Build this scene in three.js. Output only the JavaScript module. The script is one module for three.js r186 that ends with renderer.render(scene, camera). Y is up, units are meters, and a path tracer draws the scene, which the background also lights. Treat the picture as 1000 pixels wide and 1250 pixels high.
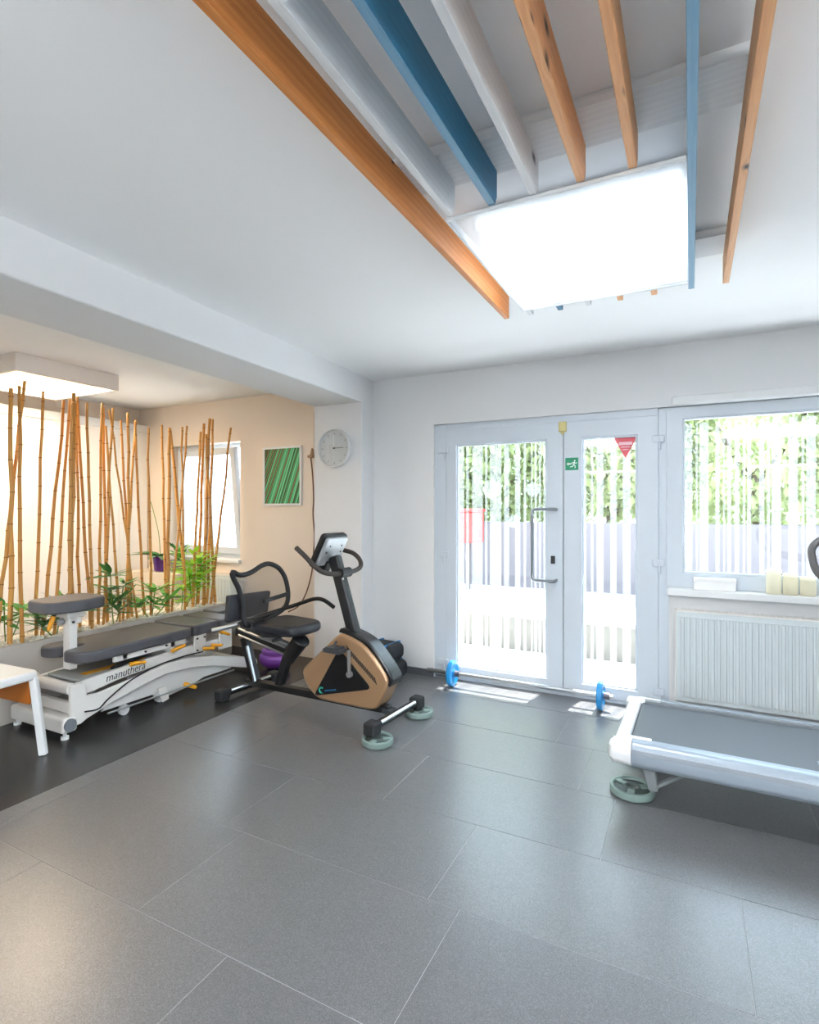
import * as THREE from 'three';
import { RoundedBoxGeometry } from 'three/addons/geometries/RoundedBoxGeometry.js';
import { mergeGeometries } from 'three/addons/utils/BufferGeometryUtils.js';
import { RectAreaLightUniformsLib } from 'three/addons/lights/RectAreaLightUniformsLib.js';
import { TextGeometry } from 'three/addons/geometries/TextGeometry.js';
import { FontLoader } from 'three/addons/loaders/FontLoader.js';

RectAreaLightUniformsLib.init();
const font = await new FontLoader().loadAsync('fonts/droid/droid_sans_regular.typeface.json');
const fontBold = await new FontLoader().loadAsync('fonts/droid/droid_sans_bold.typeface.json');

// ------------------------------------------------------------------ camera, sky, sun, exposure
const scene = new THREE.Scene();
const renderer = new THREE.WebGLRenderer({ antialias: true });
renderer.toneMapping = THREE.LinearToneMapping;
renderer.toneMappingExposure = 2.6;
renderer.shadowMap.enabled = true;
renderer.shadowMap.type = THREE.PCFSoftShadowMap;

const FOCAL = 668, YAW = Math.atan2(343, 668);          // beams recede 27 degrees to the right of the view axis
const camera = new THREE.PerspectiveCamera(2 * Math.atan(625 / FOCAL) * 180 / Math.PI, 0.8, 0.05, 200);
camera.position.set(0, 1.4, 0);
camera.rotation.y = YAW;
camera.setViewOffset(1000, 1250, 0, 4, 1000, 1250);     // lens shifted a little
scene.add(camera);

const SKY = new THREE.Color().setRGB(0.64, 0.83, 1.0);
scene.background = SKY;
scene.backgroundIntensity = 3.0;

const sun = new THREE.DirectionalLight(new THREE.Color(1.0, 0.97, 0.93), 11);
sun.position.set(1.2, 11.0, -4.3 - 5.1);
sun.target.position.set(0, 0, -4.3);
sun.castShadow = true;
sun.shadow.mapSize.set(2048, 2048);
Object.assign(sun.shadow.camera, { left: -9, right: 9, top: 9, bottom: -9, near: 0.5, far: 40 });
sun.shadow.radius = 1;
scene.add(sun, sun.target);

// ------------------------------------------------------------------ helpers
let seed = 12345;
const rnd = () => { seed = (seed * 1664525 + 1013904223) >>> 0; return seed / 4294967296; };
const rr = (a, b) => a + (b - a) * rnd();
const used = {};
function numbered(n) { const k = used[n] = (used[n] ?? -1) + 1; return k ? `${n}_${String(k).padStart(3, '0')}` : n; }
const V = (x, y, z) => new THREE.Vector3(x, y, z);
function M(name, geo, mat, parent) {
  const g = Array.isArray(geo) ? mergeGeometries(geo.map(q => { const a = q.index ? q.toNonIndexed() : q; for (const k of Object.keys(a.attributes)) if (!['position', 'normal', 'uv'].includes(k)) a.deleteAttribute(k); return a; })) : geo;
  const m = new THREE.Mesh(g, mat);
  m.name = parent ? name : numbered(name);
  m.castShadow = m.receiveShadow = true;
  (parent || scene).add(m);
  return m;
}
function tag(o, label, category, group, kind) {
  o.userData.label = label; if (category) o.userData.category = category;
  if (group) o.userData.group = group; if (kind) o.userData.kind = kind;
  return o;
}
function thing(name, label, category, pos = [0, 0, 0], turn = 0, group) {
  const o = new THREE.Group(); o.name = numbered(name); scene.add(o);
  o.position.set(...pos); o.rotation.y = turn;
  return tag(o, label, category, group);
}
function struct(o, label) { o.userData.kind = 'structure'; if (label) o.userData.label = label; return o; }
function sgroup(name, label, pos = [0, 0, 0]) { const o = new THREE.Group(); o.name = numbered(name); o.position.set(...pos); scene.add(o); return struct(o, label); }
const box = (x0, x1, y0, y1, z0, z1) => new THREE.BoxGeometry(x1 - x0, y1 - y0, z1 - z0).translate((x0 + x1) / 2, (y0 + y1) / 2, (z0 + z1) / 2);
const rbox = (x0, x1, y0, y1, z0, z1, r = 0.01, s = 2) => new RoundedBoxGeometry(x1 - x0, y1 - y0, z1 - z0, s, r).translate((x0 + x1) / 2, (y0 + y1) / 2, (z0 + z1) / 2);
const cyl = (r, h, n = 20, r2 = r) => new THREE.CylinderGeometry(r2, r, h, n);
const tube = (pts, r, seg = 24, rad = 10, closed = false, tension = 0.5) => new THREE.TubeGeometry(new THREE.CatmullRomCurve3(pts.map(p => V(...p)), closed, 'catmullrom', tension), seg, r, rad, closed);
function bar(a, b, w, h = w, r = 0.004) {                 // rounded bar from a to b
  const A = V(...a), B = V(...b), L = A.distanceTo(B);
  const g = new RoundedBoxGeometry(w, h, L, 1, Math.min(r, w / 2.1, h / 2.1));
  const m = new THREE.Matrix4().lookAt(A, B, V(0, 1, 0)).setPosition(A.clone().add(B).multiplyScalar(0.5));
  return g.applyMatrix4(m);
}
function rod(a, b, r, n = 14, r2 = r) {
  const A = V(...a), B = V(...b);
  const g = new THREE.CylinderGeometry(r2, r, A.distanceTo(B), n);
  g.applyQuaternion(new THREE.Quaternion().setFromUnitVectors(V(0, 1, 0), B.clone().sub(A).normalize()));
  return g.translate((A.x + B.x) / 2, (A.y + B.y) / 2, (A.z + B.z) / 2);
}
function poly(pts, smooth = false) {
  const s = new THREE.Shape();
  if (smooth) { s.moveTo(...pts[0]); s.splineThru([...pts.slice(1), pts[0]].map(p => new THREE.Vector2(...p))); }
  else { pts.forEach((p, i) => i ? s.lineTo(...p) : s.moveTo(...p)); s.closePath(); }
  return s;
}
function roundPoly(pts, r) {                              // polygon with rounded corners
  const s = new THREE.Shape(), n = pts.length;
  for (let i = 0; i < n; i++) {
    const p = new THREE.Vector2(...pts[i]), a = new THREE.Vector2(...pts[(i + n - 1) % n]), b = new THREE.Vector2(...pts[(i + 1) % n]);
    const ra = Array.isArray(r) ? r[i] : r;
    const da = Math.min(ra, p.distanceTo(a) * 0.45), db = Math.min(ra, p.distanceTo(b) * 0.45);
    const A = p.clone().add(a.sub(p).setLength(da)), B = p.clone().add(b.sub(p).setLength(db));
    i ? s.lineTo(A.x, A.y) : s.moveTo(A.x, A.y);
    s.quadraticCurveTo(p.x, p.y, B.x, B.y);
  }
  s.closePath(); return s;
}
function ext(shape, depth, bevel = 0, seg = 2, curve = 6) {
  return new THREE.ExtrudeGeometry(shape, { depth: depth - 2 * bevel, bevelEnabled: bevel > 0, bevelSize: bevel, bevelThickness: bevel, bevelOffset: -bevel, bevelSegments: seg, curveSegments: curve }).translate(0, 0, bevel);
}
function metricUV(g, sx = 1, sy = 1, along = null) {      // uv in metres from the dominant normal
  g = g.index ? g.toNonIndexed() : g;
  const p = g.attributes.position, n = g.attributes.normal, uv = new Float32Array(p.count * 2);
  for (let i = 0; i < p.count; i++) {
    const ax = Math.abs(n.getX(i)), ay = Math.abs(n.getY(i)), az = Math.abs(n.getZ(i));
    let u, v;
    if (along === 'z') { u = p.getZ(i); v = ax > ay ? p.getY(i) : p.getX(i) + 3.3; if (az > 0.8) { u = p.getX(i); v = p.getY(i); } }
    else if (ax >= ay && ax >= az) { u = p.getZ(i); v = p.getY(i); } else if (ay >= az) { u = p.getX(i); v = p.getZ(i); } else { u = p.getX(i); v = p.getY(i); }
    uv[2 * i] = u * sx; uv[2 * i + 1] = v * sy;
  }
  g.setAttribute('uv', new THREE.BufferAttribute(uv, 2)); return g;
}
// value noise, tileable
function noiseGrid(n, s) { let q = s; const a = new Float32Array(n * n); for (let i = 0; i < n * n; i++) { q = (q * 1664525 + 1013904223) >>> 0; a[i] = q / 4294967296; } return a; }
function vnoise(grid, n, x, y) {
  const xi = Math.floor(x), yi = Math.floor(y), fx = x - xi, fy = y - yi, w = t => t * t * (3 - 2 * t);
  const g = (i, j) => grid[((j % n + n) % n) * n + ((i % n + n) % n)];
  const a = g(xi, yi), b = g(xi + 1, yi), c = g(xi, yi + 1), d = g(xi + 1, yi + 1);
  return (a + (b - a) * w(fx)) * (1 - w(fy)) + (c + (d - c) * w(fx)) * w(fy);
}
function dataTex(w, h, fn, srgb = true) {
  const d = new Uint8Array(w * h * 4);
  for (let y = 0; y < h; y++) for (let x = 0; x < w; x++) { const c = fn(x / w, y / h, x, y); const i = (y * w + x) * 4; d[i] = c[0]; d[i + 1] = c[1]; d[i + 2] = c[2]; d[i + 3] = 255; }
  const t = new THREE.DataTexture(d, w, h); t.wrapS = t.wrapT = THREE.RepeatWrapping; t.magFilter = THREE.LinearFilter; t.minFilter = THREE.LinearMipmapLinearFilter; t.generateMipmaps = true;
  if (srgb) t.colorSpace = THREE.SRGBColorSpace; t.needsUpdate = true; return t;
}
function canvasTex(w, h, draw) {
  const c = document.createElement('canvas'); c.width = w; c.height = h; draw(c.getContext('2d'), w, h);
  const t = new THREE.CanvasTexture(c); t.colorSpace = THREE.SRGBColorSpace; t.magFilter = THREE.LinearFilter; return t;
}
const std = (color, roughness = 0.6, o = {}) => new THREE.MeshStandardMaterial({ color, roughness, ...o });
const phy = (color, roughness = 0.5, o = {}) => new THREE.MeshPhysicalMaterial({ color, roughness, ...o });

// ------------------------------------------------------------------ materials
const G1 = noiseGrid(64, 7), G2 = noiseGrid(256, 99), G3 = noiseGrid(16, 3);
const plasterBump = dataTex(512, 512, (u, v) => { const a = 128 + 60 * (vnoise(G1, 64, u * 64, v * 64) - 0.5) + 60 * (vnoise(G2, 256, u * 256, v * 256) - 0.5); return [a, a, a]; }, false);
const wallMat = std('#e4e5e6', 0.85, { bumpMap: plasterBump, bumpScale: 0.0006 });
const ceilMat = std('#f6f6f6', 0.9, { bumpMap: plasterBump, bumpScale: 0.0005 });
const alcoveMat = std('#ecdfd0', 0.85, { bumpMap: plasterBump, bumpScale: 0.0006 });
const pvc = std('#cfd8e1', 0.32);
const pvcDark = std('#55595c', 0.5);
const speckle = (base) => dataTex(512, 512, (u, v, x, y) => {
  const f = vnoise(G2, 256, u * 256, v * 256) - 0.5, h = G2[((y >> 1) % 256) * 256 + (x >> 1) % 256] - 0.5, c = vnoise(G3, 16, u * 16, v * 16) - 0.5;
  const k = 1 + f * 0.26 + h * 0.12 + c * 0.03; return base.map(b => Math.max(0, Math.min(255, b * k)));
});
const floorTex = speckle([104, 105, 107]);
const floorMats = ['#ffffff', '#f6f6f7', '#fafafa'].map(c => phy(c, 0.32, { map: floorTex, clearcoat: 0.55, clearcoatRoughness: 0.3 }));
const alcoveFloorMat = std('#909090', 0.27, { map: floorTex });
const jointMat = std('#a6a8ab', 0.8);
const baseboardMat = std('#5c5f63', 0.5);
function woodTex(c0, c1, knots, s, contrast = 1) {
  const ks = []; let q = s; const r = () => { q = (q * 1664525 + 1013904223) >>> 0; return q / 4294967296; };
  for (let i = 0; i < knots; i++) ks.push([r(), 0.15 + 0.7 * r(), 0.006 + 0.008 * r()]);
  return dataTex(1024, 128, (u, v) => {
    let warp = 0, dark = 0;
    for (const [ku, kv, kr] of ks) { let du = Math.abs(u - ku); du = Math.min(du, 1 - du) * 3, 0; const dv = (v - kv) * 0.22; const d2 = (du * du * 0.45 + dv * dv) / (kr * kr); warp += Math.exp(-d2 / 6) * 0.5; dark += Math.exp(-d2 * 1.1) * 0.75; }
    const wob = (vnoise(G1, 64, u * 16, v * 4) - 0.5) * 0.5;
    const ring = 0.5 + 0.5 * Math.sin((v * 9 + wob + warp * 2.2) * 6.283);
    const fine = vnoise(G2, 256, u * 64, v * 128) - 0.5;
    const t = Math.min(1, Math.max(0, (0.35 * ring + 0.35 * fine) * contrast + 0.25));
    return [0, 1, 2].map(k => Math.max(0, (c0[k] + (c1[k] - c0[k]) * t) * (1 - dark)));
  });
}
const pineTex = woodTex([230, 156, 84], [200, 116, 52], 9, 5);
const whiteWoodTex = woodTex([232, 232, 232], [214, 214, 216], 5, 17, 0.8);
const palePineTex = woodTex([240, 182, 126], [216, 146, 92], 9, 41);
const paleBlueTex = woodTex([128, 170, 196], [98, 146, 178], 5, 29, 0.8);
const blueWoodTex = woodTex([48, 124, 160], [30, 98, 134], 5, 23, 0.8);
for (const t of [pineTex, whiteWoodTex, blueWoodTex, palePineTex, paleBlueTex]) t.repeat.set(1 / 3, 1 / 0.22);
const pine = std('#ffffff', 0.55, { map: pineTex });
const whiteWood = std('#ffffff', 0.5, { map: whiteWoodTex });
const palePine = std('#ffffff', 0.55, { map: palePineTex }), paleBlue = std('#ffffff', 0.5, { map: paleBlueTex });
const blueWood = std('#ffffff', 0.5, { map: blueWoodTex });
const black = std('#151618', 0.45), blackGloss = phy('#0e1013', 0.3, { clearcoat: 0.2, clearcoatRoughness: 0.3 });
const rubber = std('#26282b', 0.75), darkGrey = std('#3a3d41', 0.5);
const chrome = std('#d9dcde', 0.16, { metalness: 1 }), steel = std('#b9bdc0', 0.32, { metalness: 0.9 });
const leather = phy('#58595e', 0.40, { sheen: 0.2 });
const whitePlastic = std('#e9ebec', 0.38), whiteMetal = std('#e8e6e2', 0.35);
const yellow = std('#eda41c', 0.42);
const glass = phy('#ffffff', 0.02, { transmission: 1, thickness: 0, ior: 1.45 });
const frosted = phy('#fbfcfb', 0.305, { transmission: 0.95, thickness: 0, ior: 1.3, specularIntensity: 0.3 });

// ------------------------------------------------------------------ the room shell
const XL = -5.6, XR = 2.4, ZB = -4.15, ZF = 2.8, HC = 2.526;
const faceX = z => -2.302 + 0.044 * z;                    // room-side face of the downstand beam, slightly out of square

// floor: large format tiles, recessed joints
{
  const floor = sgroup('floor', 'dark grey speckled floor of large rectangular tiles');
  M('joint_bed', box(-2.843, XR, -0.06, -0.0016, ZB - 0.3, ZF), jointMat, floor);
  const cache = {};
  const tileGeo = (w, d) => cache[`${w.toFixed(3)}_${d.toFixed(3)}`] ??= (() => {
    const g = ext(poly([[0, 0], [w, 0], [w, d], [0, d]]), 0.012, 0.0009, 1).rotateX(-Math.PI / 2);
    return metricUV(g, 2, 2);
  })();
  const row0 = -1.778, rh = 0.513, J = 0.0022;
  for (let r = -6; r < 10; r++) {
    const zN = row0 + rh * (r + 1), zF = row0 + rh * r;   // far edge zF, near edge zN
    const z0 = Math.max(zF, ZB - 0.02), z1 = Math.min(zN, ZF);
    if (z1 - z0 < 0.03) continue;
    const off = r === -1 ? -0.839 : r === 0 ? -0.717 : r === 1 ? -2.29 : r === -2 ? -1.32 : [-0.5, -0.05, -0.72][((r % 3) + 3) % 3];
    for (let k = -6; k < 6; k++) {
      const a = Math.max(off + k, -2.84), b = Math.min(off + k + 1, XR);
      if (b - a < 0.03) continue;
      const t = M('tile', tileGeo(b - a - J, z1 - z0 - J), floorMats[Math.floor(rnd() * 3)], floor);
      t.position.set(a + J / 2, -0.012, z1 - J / 2);
    }
  }
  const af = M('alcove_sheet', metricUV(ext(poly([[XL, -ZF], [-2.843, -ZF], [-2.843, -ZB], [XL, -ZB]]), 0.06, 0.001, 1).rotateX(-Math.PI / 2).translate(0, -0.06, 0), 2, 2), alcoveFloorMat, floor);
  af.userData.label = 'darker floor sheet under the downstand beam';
}
// ceiling
struct(M('ceiling', metricUV(box(XL - 0.3, XR + 0.3, HC, HC + 0.25, ZB - 0.3, ZF + 0.3)), ceilMat), 'smooth white plaster ceiling');
// back wall with door, window and alcove window openings
const DX0 = -1.905, DX1 = -0.13, WX1 = 1.5, HEAD = 2.1;
{
  const XS = -3.136;
  const s = poly([[XS, -0.06], [DX0, -0.06], [DX0, HEAD], [WX1, HEAD], [WX1, 0.81], [DX1, 0.81], [DX1, -0.06], [XR + 0.3, -0.06], [XR + 0.3, HC + 0.02], [XS, HC + 0.02]]);
  const a = poly([[XL - 0.3, -0.06], [XS, -0.06], [XS, HC + 0.02], [XL - 0.3, HC + 0.02]]);
  const h = new THREE.Path(); h.moveTo(-5.09, 0.885); h.lineTo(-4.06, 0.885); h.lineTo(-4.06, 2.085); h.lineTo(-5.09, 2.085); h.closePath(); a.holes.push(h);
  struct(M('wall_alcove', metricUV(ext(a, 0.28).translate(0, 0, ZB - 0.28)), alcoveMat), 'cream alcove end wall with a small window');
  struct(M('wall_back', metricUV(ext(s, 0.28).translate(0, 0, ZB - 0.28)), wallMat), 'white back wall with glass doors and windows');
}
struct(M('wall_left', metricUV(box(XL - 0.3, XL, -0.06, HC + 0.02, ZB, ZF + 0.3)), alcoveMat), 'cream alcove side wall behind the blind');
struct(M('wall_right', metricUV(box(XR, XR + 0.3, -0.06, HC + 0.02, ZB, ZF + 0.3)), wallMat));
struct(M('wall_front', metricUV(box(XL, XR, -0.06, HC + 0.02, ZF, ZF + 0.3)), wallMat));
// downstand beam and column (one plastered piece)
{
  const g = ext(poly([[faceX(ZB), -ZB], [faceX(ZF), -ZF], [faceX(ZF) - 0.49, -ZF], [faceX(ZB) - 0.49, -ZB]]), HC - 2.303 + 0.01, 0.012, 3).rotateX(-Math.PI / 2).translate(0, 2.303, 0);
  const colF = -3.93;
  const g2 = ext(poly([[faceX(ZB), -ZB], [faceX(colF), -colF], [-2.965, -colF], [-2.965, -ZB]]), 2.36, 0.008, 3).rotateX(-Math.PI / 2).translate(0, -0.03, 0);
  struct(M('wall_downstand', [metricUV(g), metricUV(g2)], wallMat), 'white downstand beam and column at the alcove opening');
  struct(M('baseboard_back', [rbox(faceX(ZB) + 0.002, DX0 + 0.002, 0, 0.058, ZB - 0.001, ZB + 0.012, 0.003), rbox(-2.96, faceX(colF) - 0.004, 0, 0.058, colF - 0.001, colF + 0.012, 0.003)], baseboardMat), 'dark grey skirting strip');
}

// ------------------------------------------------------------------ double glass door
const ZD = -4.17;                                          // room face of the door frame
function striped(parent, x0, x1, y0, y1, z, gaps) {        // frosted film between the clear gaps
  let x = x0; const all = [...gaps, [x1, x1]];
  for (const [a, b] of all) {
    if (a - x > 0.006) M('frosted_stripe', box(x, a, y0, y1, z, z + 0.0008), frosted, parent);
    x = b;
  }
}
function ringFrame(x0, x1, y0, y1, gx0, gx1, gy0, gy1, z0, z1, bevel = 0.006) {
  const s = poly([[x0, y0], [x1, y0], [x1, y1], [x0, y1]]);
  const h = new THREE.Path(); h.moveTo(gx0, gy0); h.lineTo(gx0, gy1); h.lineTo(gx1, gy1); h.lineTo(gx1, gy0); h.closePath(); s.holes.push(h);
  return ext(s, z1 - z0, bevel, 2).translate(0, 0, z0);
}
{
  const d = sgroup('door_1', 'white plastic double door with frosted stripes on the glass');
  // outer frame: jambs, head, threshold
  const f = M('door_frame', [rbox(-1.912, -1.80, -0.004, 2.098, ZD - 0.09, ZD - 0.004, 0.006), rbox(-0.198, -0.124, -0.004, 2.098, ZD - 0.09, ZD - 0.004, 0.006), rbox(-1.80, -0.198, 2.045, 2.106, ZD - 0.09, ZD - 0.004, 0.006), rbox(-1.9, -0.130, 0.0, 0.024, ZD - 0.11, ZD - 0.004, 0.004)], pvc, d);
  const leafL = M('door_leaf', ringFrame(-1.803, -0.848, 0.026, 2.05, -1.706, -0.970, 0.113, 1.922, ZD - 0.065, ZD + 0.006), pvc, d);
  const leafR = M('door_leaf', ringFrame(-0.844, -0.196, 0.026, 2.05, -0.711, -0.335, 0.113, 1.922, ZD - 0.065, ZD + 0.006), pvc, d);
  for (const [leaf, a, b] of [[leafL, -1.706, -0.970], [leafR, -0.711, -0.335]]) {
    M('glass_pane', box(a, b, 0.113, 1.922, ZD - 0.034, ZD - 0.030), glass, leaf);
    M('glazing_bead', ringFrame(a - 0.001, b + 0.001, 0.112, 1.923, a + 0.012, b - 0.012, 0.125, 1.910, ZD - 0.03, ZD - 0.006, 0.003), pvc, leaf);
  }
  const s = 0.993;
  striped(leafL, -1.694, -0.982, 0.127, 1.908, ZD - 0.0298, [[-1.664, -1.645], [-1.622, -1.593], [-1.502, -1.482], [-1.462, -1.44], [-1.346, -1.323], [-1.282, -1.233], [-1.191, -1.164], [-1.145, -1.106], [-1.094, -1.078], [-1.061, -1.045], [-1.029, -1.009]].map(q => q.map(v => v * s)));
  striped(leafR, -0.699, -0.347, 0.127, 1.908, ZD - 0.0298, [[-0.690, -0.683], [-0.677, -0.657], [-0.64, -0.616], [-0.568, -0.521], [-0.478, -0.435], [-0.383, -0.353]].map(q => q.map(v => v * s)));
  for (const [cx, cy, r] of [[-1.414, 1.555, 0.075], [-1.083, 1.55, 0.055], [-1.235, 1.30, 0.05]])
    M('frosted_disc', new THREE.CylinderGeometry(r, r, 0.0006, 32).rotateX(Math.PI / 2).translate(cx, cy, ZD - 0.0275), frosted, leafL);
  // pull handle on the left leaf
  const hz = ZD + 0.075;
  const h = M('pull_handle', tube([[-0.898, 1.395, ZD + 0.004], [-0.898, 1.397, hz - 0.02], [-0.915, 1.398, hz], [-0.985, 1.396, hz], [-1.045, 1.392, hz], [-1.062, 1.37, hz], [-1.064, 1.30, hz], [-1.064, 1.12, hz], [-1.064, 0.95, hz], [-1.062, 0.89, hz], [-1.045, 0.866, hz], [-0.985, 0.862, hz], [-0.915, 0.86, hz], [-0.898, 0.861, hz - 0.02], [-0.898, 0.863, ZD + 0.004]], 0.0125, 120, 14), std('#8d9296', 0.3, { metalness: 0.85 }), leafL);
  h.userData.label = 'brushed steel pull handle';
  M('keyhole_cover', rbox(-0.938, -0.906, 0.985, 1.045, ZD + 0.005, ZD + 0.014, 0.004), darkGrey, leafL);
  M('seal_gap', box(-0.8485, -0.8435, 0.03, 2.046, ZD - 0.06, ZD - 0.01), pvcDark, d);
  const lt = M('top_latch', [rbox(-0.878, -0.82, 1.975, 2.05, ZD + 0.006, ZD + 0.024, 0.005), rbox(-0.862, -0.838, 1.955, 1.985, ZD + 0.006, ZD + 0.018, 0.004)], std('#d6c98a', 0.45), d);
  lt.userData.label = 'yellowed bolt where the leaves meet';
  // hinges
  for (const y of [1.86, 1.0, 0.11]) {
    M('hinge', [rbox(-1.868, -1.775, y, y + 0.048, ZD + 0.002, ZD + 0.022, 0.005), rod([-1.812, y - 0.05, ZD + 0.014], [-1.812, y + 0.03, ZD + 0.014], 0.0095)], pvc, d);
    M('hinge', [rbox(-0.235, -0.16, y, y + 0.048, ZD + 0.002, ZD + 0.022, 0.005), rod([-0.19, y - 0.05, ZD + 0.014], [-0.19, y + 0.03, ZD + 0.014], 0.0095)], pvc, d);
  }
}
// green escape sign and red triangle sticker on the right leaf
{
  const t = canvasTex(256, 256, (c, w, h) => {
    c.fillStyle = '#10956a'; c.fillRect(0, 0, w, h); c.fillStyle = '#eefaf4'; c.strokeStyle = '#eefaf4'; c.lineCap = 'round'; c.lineJoin = 'round';
    c.beginPath(); c.moveTo(22, 128); c.lineTo(64, 92); c.lineTo(64, 112); c.lineTo(112, 112); c.lineTo(112, 144); c.lineTo(64, 144); c.lineTo(64, 164); c.closePath(); c.fill();
    c.beginPath(); c.arc(186, 66, 17, 0, 7); c.fill();
    c.lineWidth = 24; c.beginPath(); c.moveTo(178, 96); c.lineTo(164, 146); c.stroke();
    c.lineWidth = 15; c.beginPath(); c.moveTo(178, 100); c.lineTo(138, 104); c.lineTo(124, 128); c.stroke();
    c.beginPath(); c.moveTo(180, 104); c.lineTo(206, 122); c.lineTo(226, 106); c.stroke();
    c.lineWidth = 17; c.beginPath(); c.moveTo(164, 148); c.lineTo(196, 172); c.lineTo(192, 212); c.stroke();
    c.beginPath(); c.moveTo(162, 148); c.lineTo(142, 184); c.lineTo(100, 190); c.stroke();
  });
  tag(M('escape_sign', new RoundedBoxGeometry(0.094, 0.092, 0.003, 1, 0.001).translate(-0.783, 1.733, ZD + 0.008), std('#ffffff', 0.4, { map: t })), 'square green emergency exit sign with white running figure on the door', 'sign');
  // uv of the sign over its front face
  const g = scene.children[scene.children.length - 1].geometry, p = g.attributes.position, uv = g.attributes.uv;
  for (let i = 0; i < p.count; i++) uv.setXY(i, (p.getX(i) + 0.83) / 0.094, (p.getY(i) - 1.687) / 0.092);
  const tri = thing('triangle_sticker', 'red triangular alarm sticker pointing down on the right door glass', 'sticker', [-0.414, 1.835, ZD - 0.0285]);
  M('sticker_film', ext(roundPoly([[-0.079, 0.075], [0.075, 0.075], [0.0, -0.075]], 0.008), 0.0012), std('#e8636f', 0.5), tri);
  M('printed_band', [box(-0.045, 0.045, 0.022, 0.044, 0.0012, 0.0017), box(-0.032, 0.032, 0.004, 0.012, 0.0012, 0.0017), box(-0.02, 0.02, -0.014, -0.008, 0.0012, 0.0017)], std('#f7c8cf', 0.5), tri);
}

// ------------------------------------------------------------------ window on the right
{
  const w = sgroup('window_1', 'white plastic window with frosted stripes above the radiator');
  M('window_frame', ringFrame(-0.150, WX1, 0.862, 2.098, -0.045, WX1 - 0.1, 0.962, 2.016, ZD - 0.09, ZD), pvc, w);
  M('glass_pane', box(-0.045, WX1 - 0.1, 0.962, 2.016, ZD - 0.05, ZD - 0.046), glass, w);
  M('glazing_bead', ringFrame(-0.046, WX1 - 0.099, 0.961, 2.017, -0.034, WX1 - 0.112, 0.973, 2.005, ZD - 0.046, ZD - 0.004, 0.003), pvc, w);
  const gaps = [[0.011, 0.033], [0.045, 0.055], [0.108, 0.15], [0.173, 0.195], [0.206, 0.218], [0.241, 0.262], [0.287, 0.308], [0.321, 0.333], [0.354, 0.399], [0.427, 0.443], [0.457, 0.467], [0.518, 0.557], [0.606, 0.627], [0.641, 0.651], [0.699, 0.72], [0.78, 0.82], [0.85, 0.865], [0.93, 0.98], [1.03, 1.05], [1.11, 1.16], [1.21, 1.23], [1.29, 1.34]];
  striped(w, -0.033, WX1 - 0.113, 0.974, 1.985, ZD - 0.0455, gaps);
  M('upper_casing', rbox(-0.115, WX1, 2.098, 2.165, ZB - 0.02, ZB + 0.028, 0.02, 4), whitePlastic, w);
  M('window_sill', rbox(-0.14, WX1 + 0.02, 0.814, 0.862, ZD - 0.06, -4.075, 0.008, 3), whitePlastic, w);
}
// radiator under the window
function radiator(name, label, x0, x1, y0, y1, zf, pitch = 0.0345) {
  const r = thing(name, label, 'radiator', [x0, y0, zf]);
  const W = x1 - x0, H = y1 - y0, n = Math.round((W - 0.05) / pitch), p = (W - 0.05) / n;
  const pts = [[0, 0], [0, 0.012], [0.02, 0.014]];
  for (let i = 0; i < n; i++) { const a = 0.025 + i * p; pts.push([a + p * 0.1, 0.014], [a + p * 0.25, 0.021], [a + p * 0.68, 0.021], [a + p * 0.85, 0.014]); }
  pts.push([W - 0.02, 0.014], [W, 0.012], [W, 0]); pts.forEach(q => { q[1] *= -1; });
  M('ribbed_panel', ext(poly(pts), H - 0.075).rotateX(-Math.PI / 2).translate(0, 0.035, -0.012), std('#ced7d9', 0.35), r);
  M('panel_sheet', [rbox(0, W, 0, H, -0.035, -0.005, 0.006), rbox(0.02, W - 0.02, 0.02, H - 0.02, -0.09, -0.06, 0.006)], std('#ced7d9', 0.35), r);
  for (const x of [0, W]) M('side_cover', rbox(x - 0.004, x + 0.004, 0, H + 0.004, -0.09, 0.004, 0.003), whiteMetal, r);
  const slots = []; for (let x = 0.03; x < W - 0.02; x += 0.021) slots.push(box(x, x + 0.012, H + 0.001, H + 0.006, -0.075, -0.012));
  M('top_grille', [...slots, box(0, W, H - 0.004, H + 0.005, -0.012, 0.0), box(0, W, H - 0.004, H + 0.005, -0.09, -0.075)], whiteMetal, r);
  for (const x of [0.1, W - 0.13]) M('wall_bracket', box(x, x + 0.03, 0.05, H - 0.05, -0.119, -0.09), whiteMetal, r);
  return r;
}
radiator('panel_radiator', 'wide white ribbed panel radiator under the striped window', -0.087, 1.38, 0.13, 0.725, -4.03);
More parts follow.
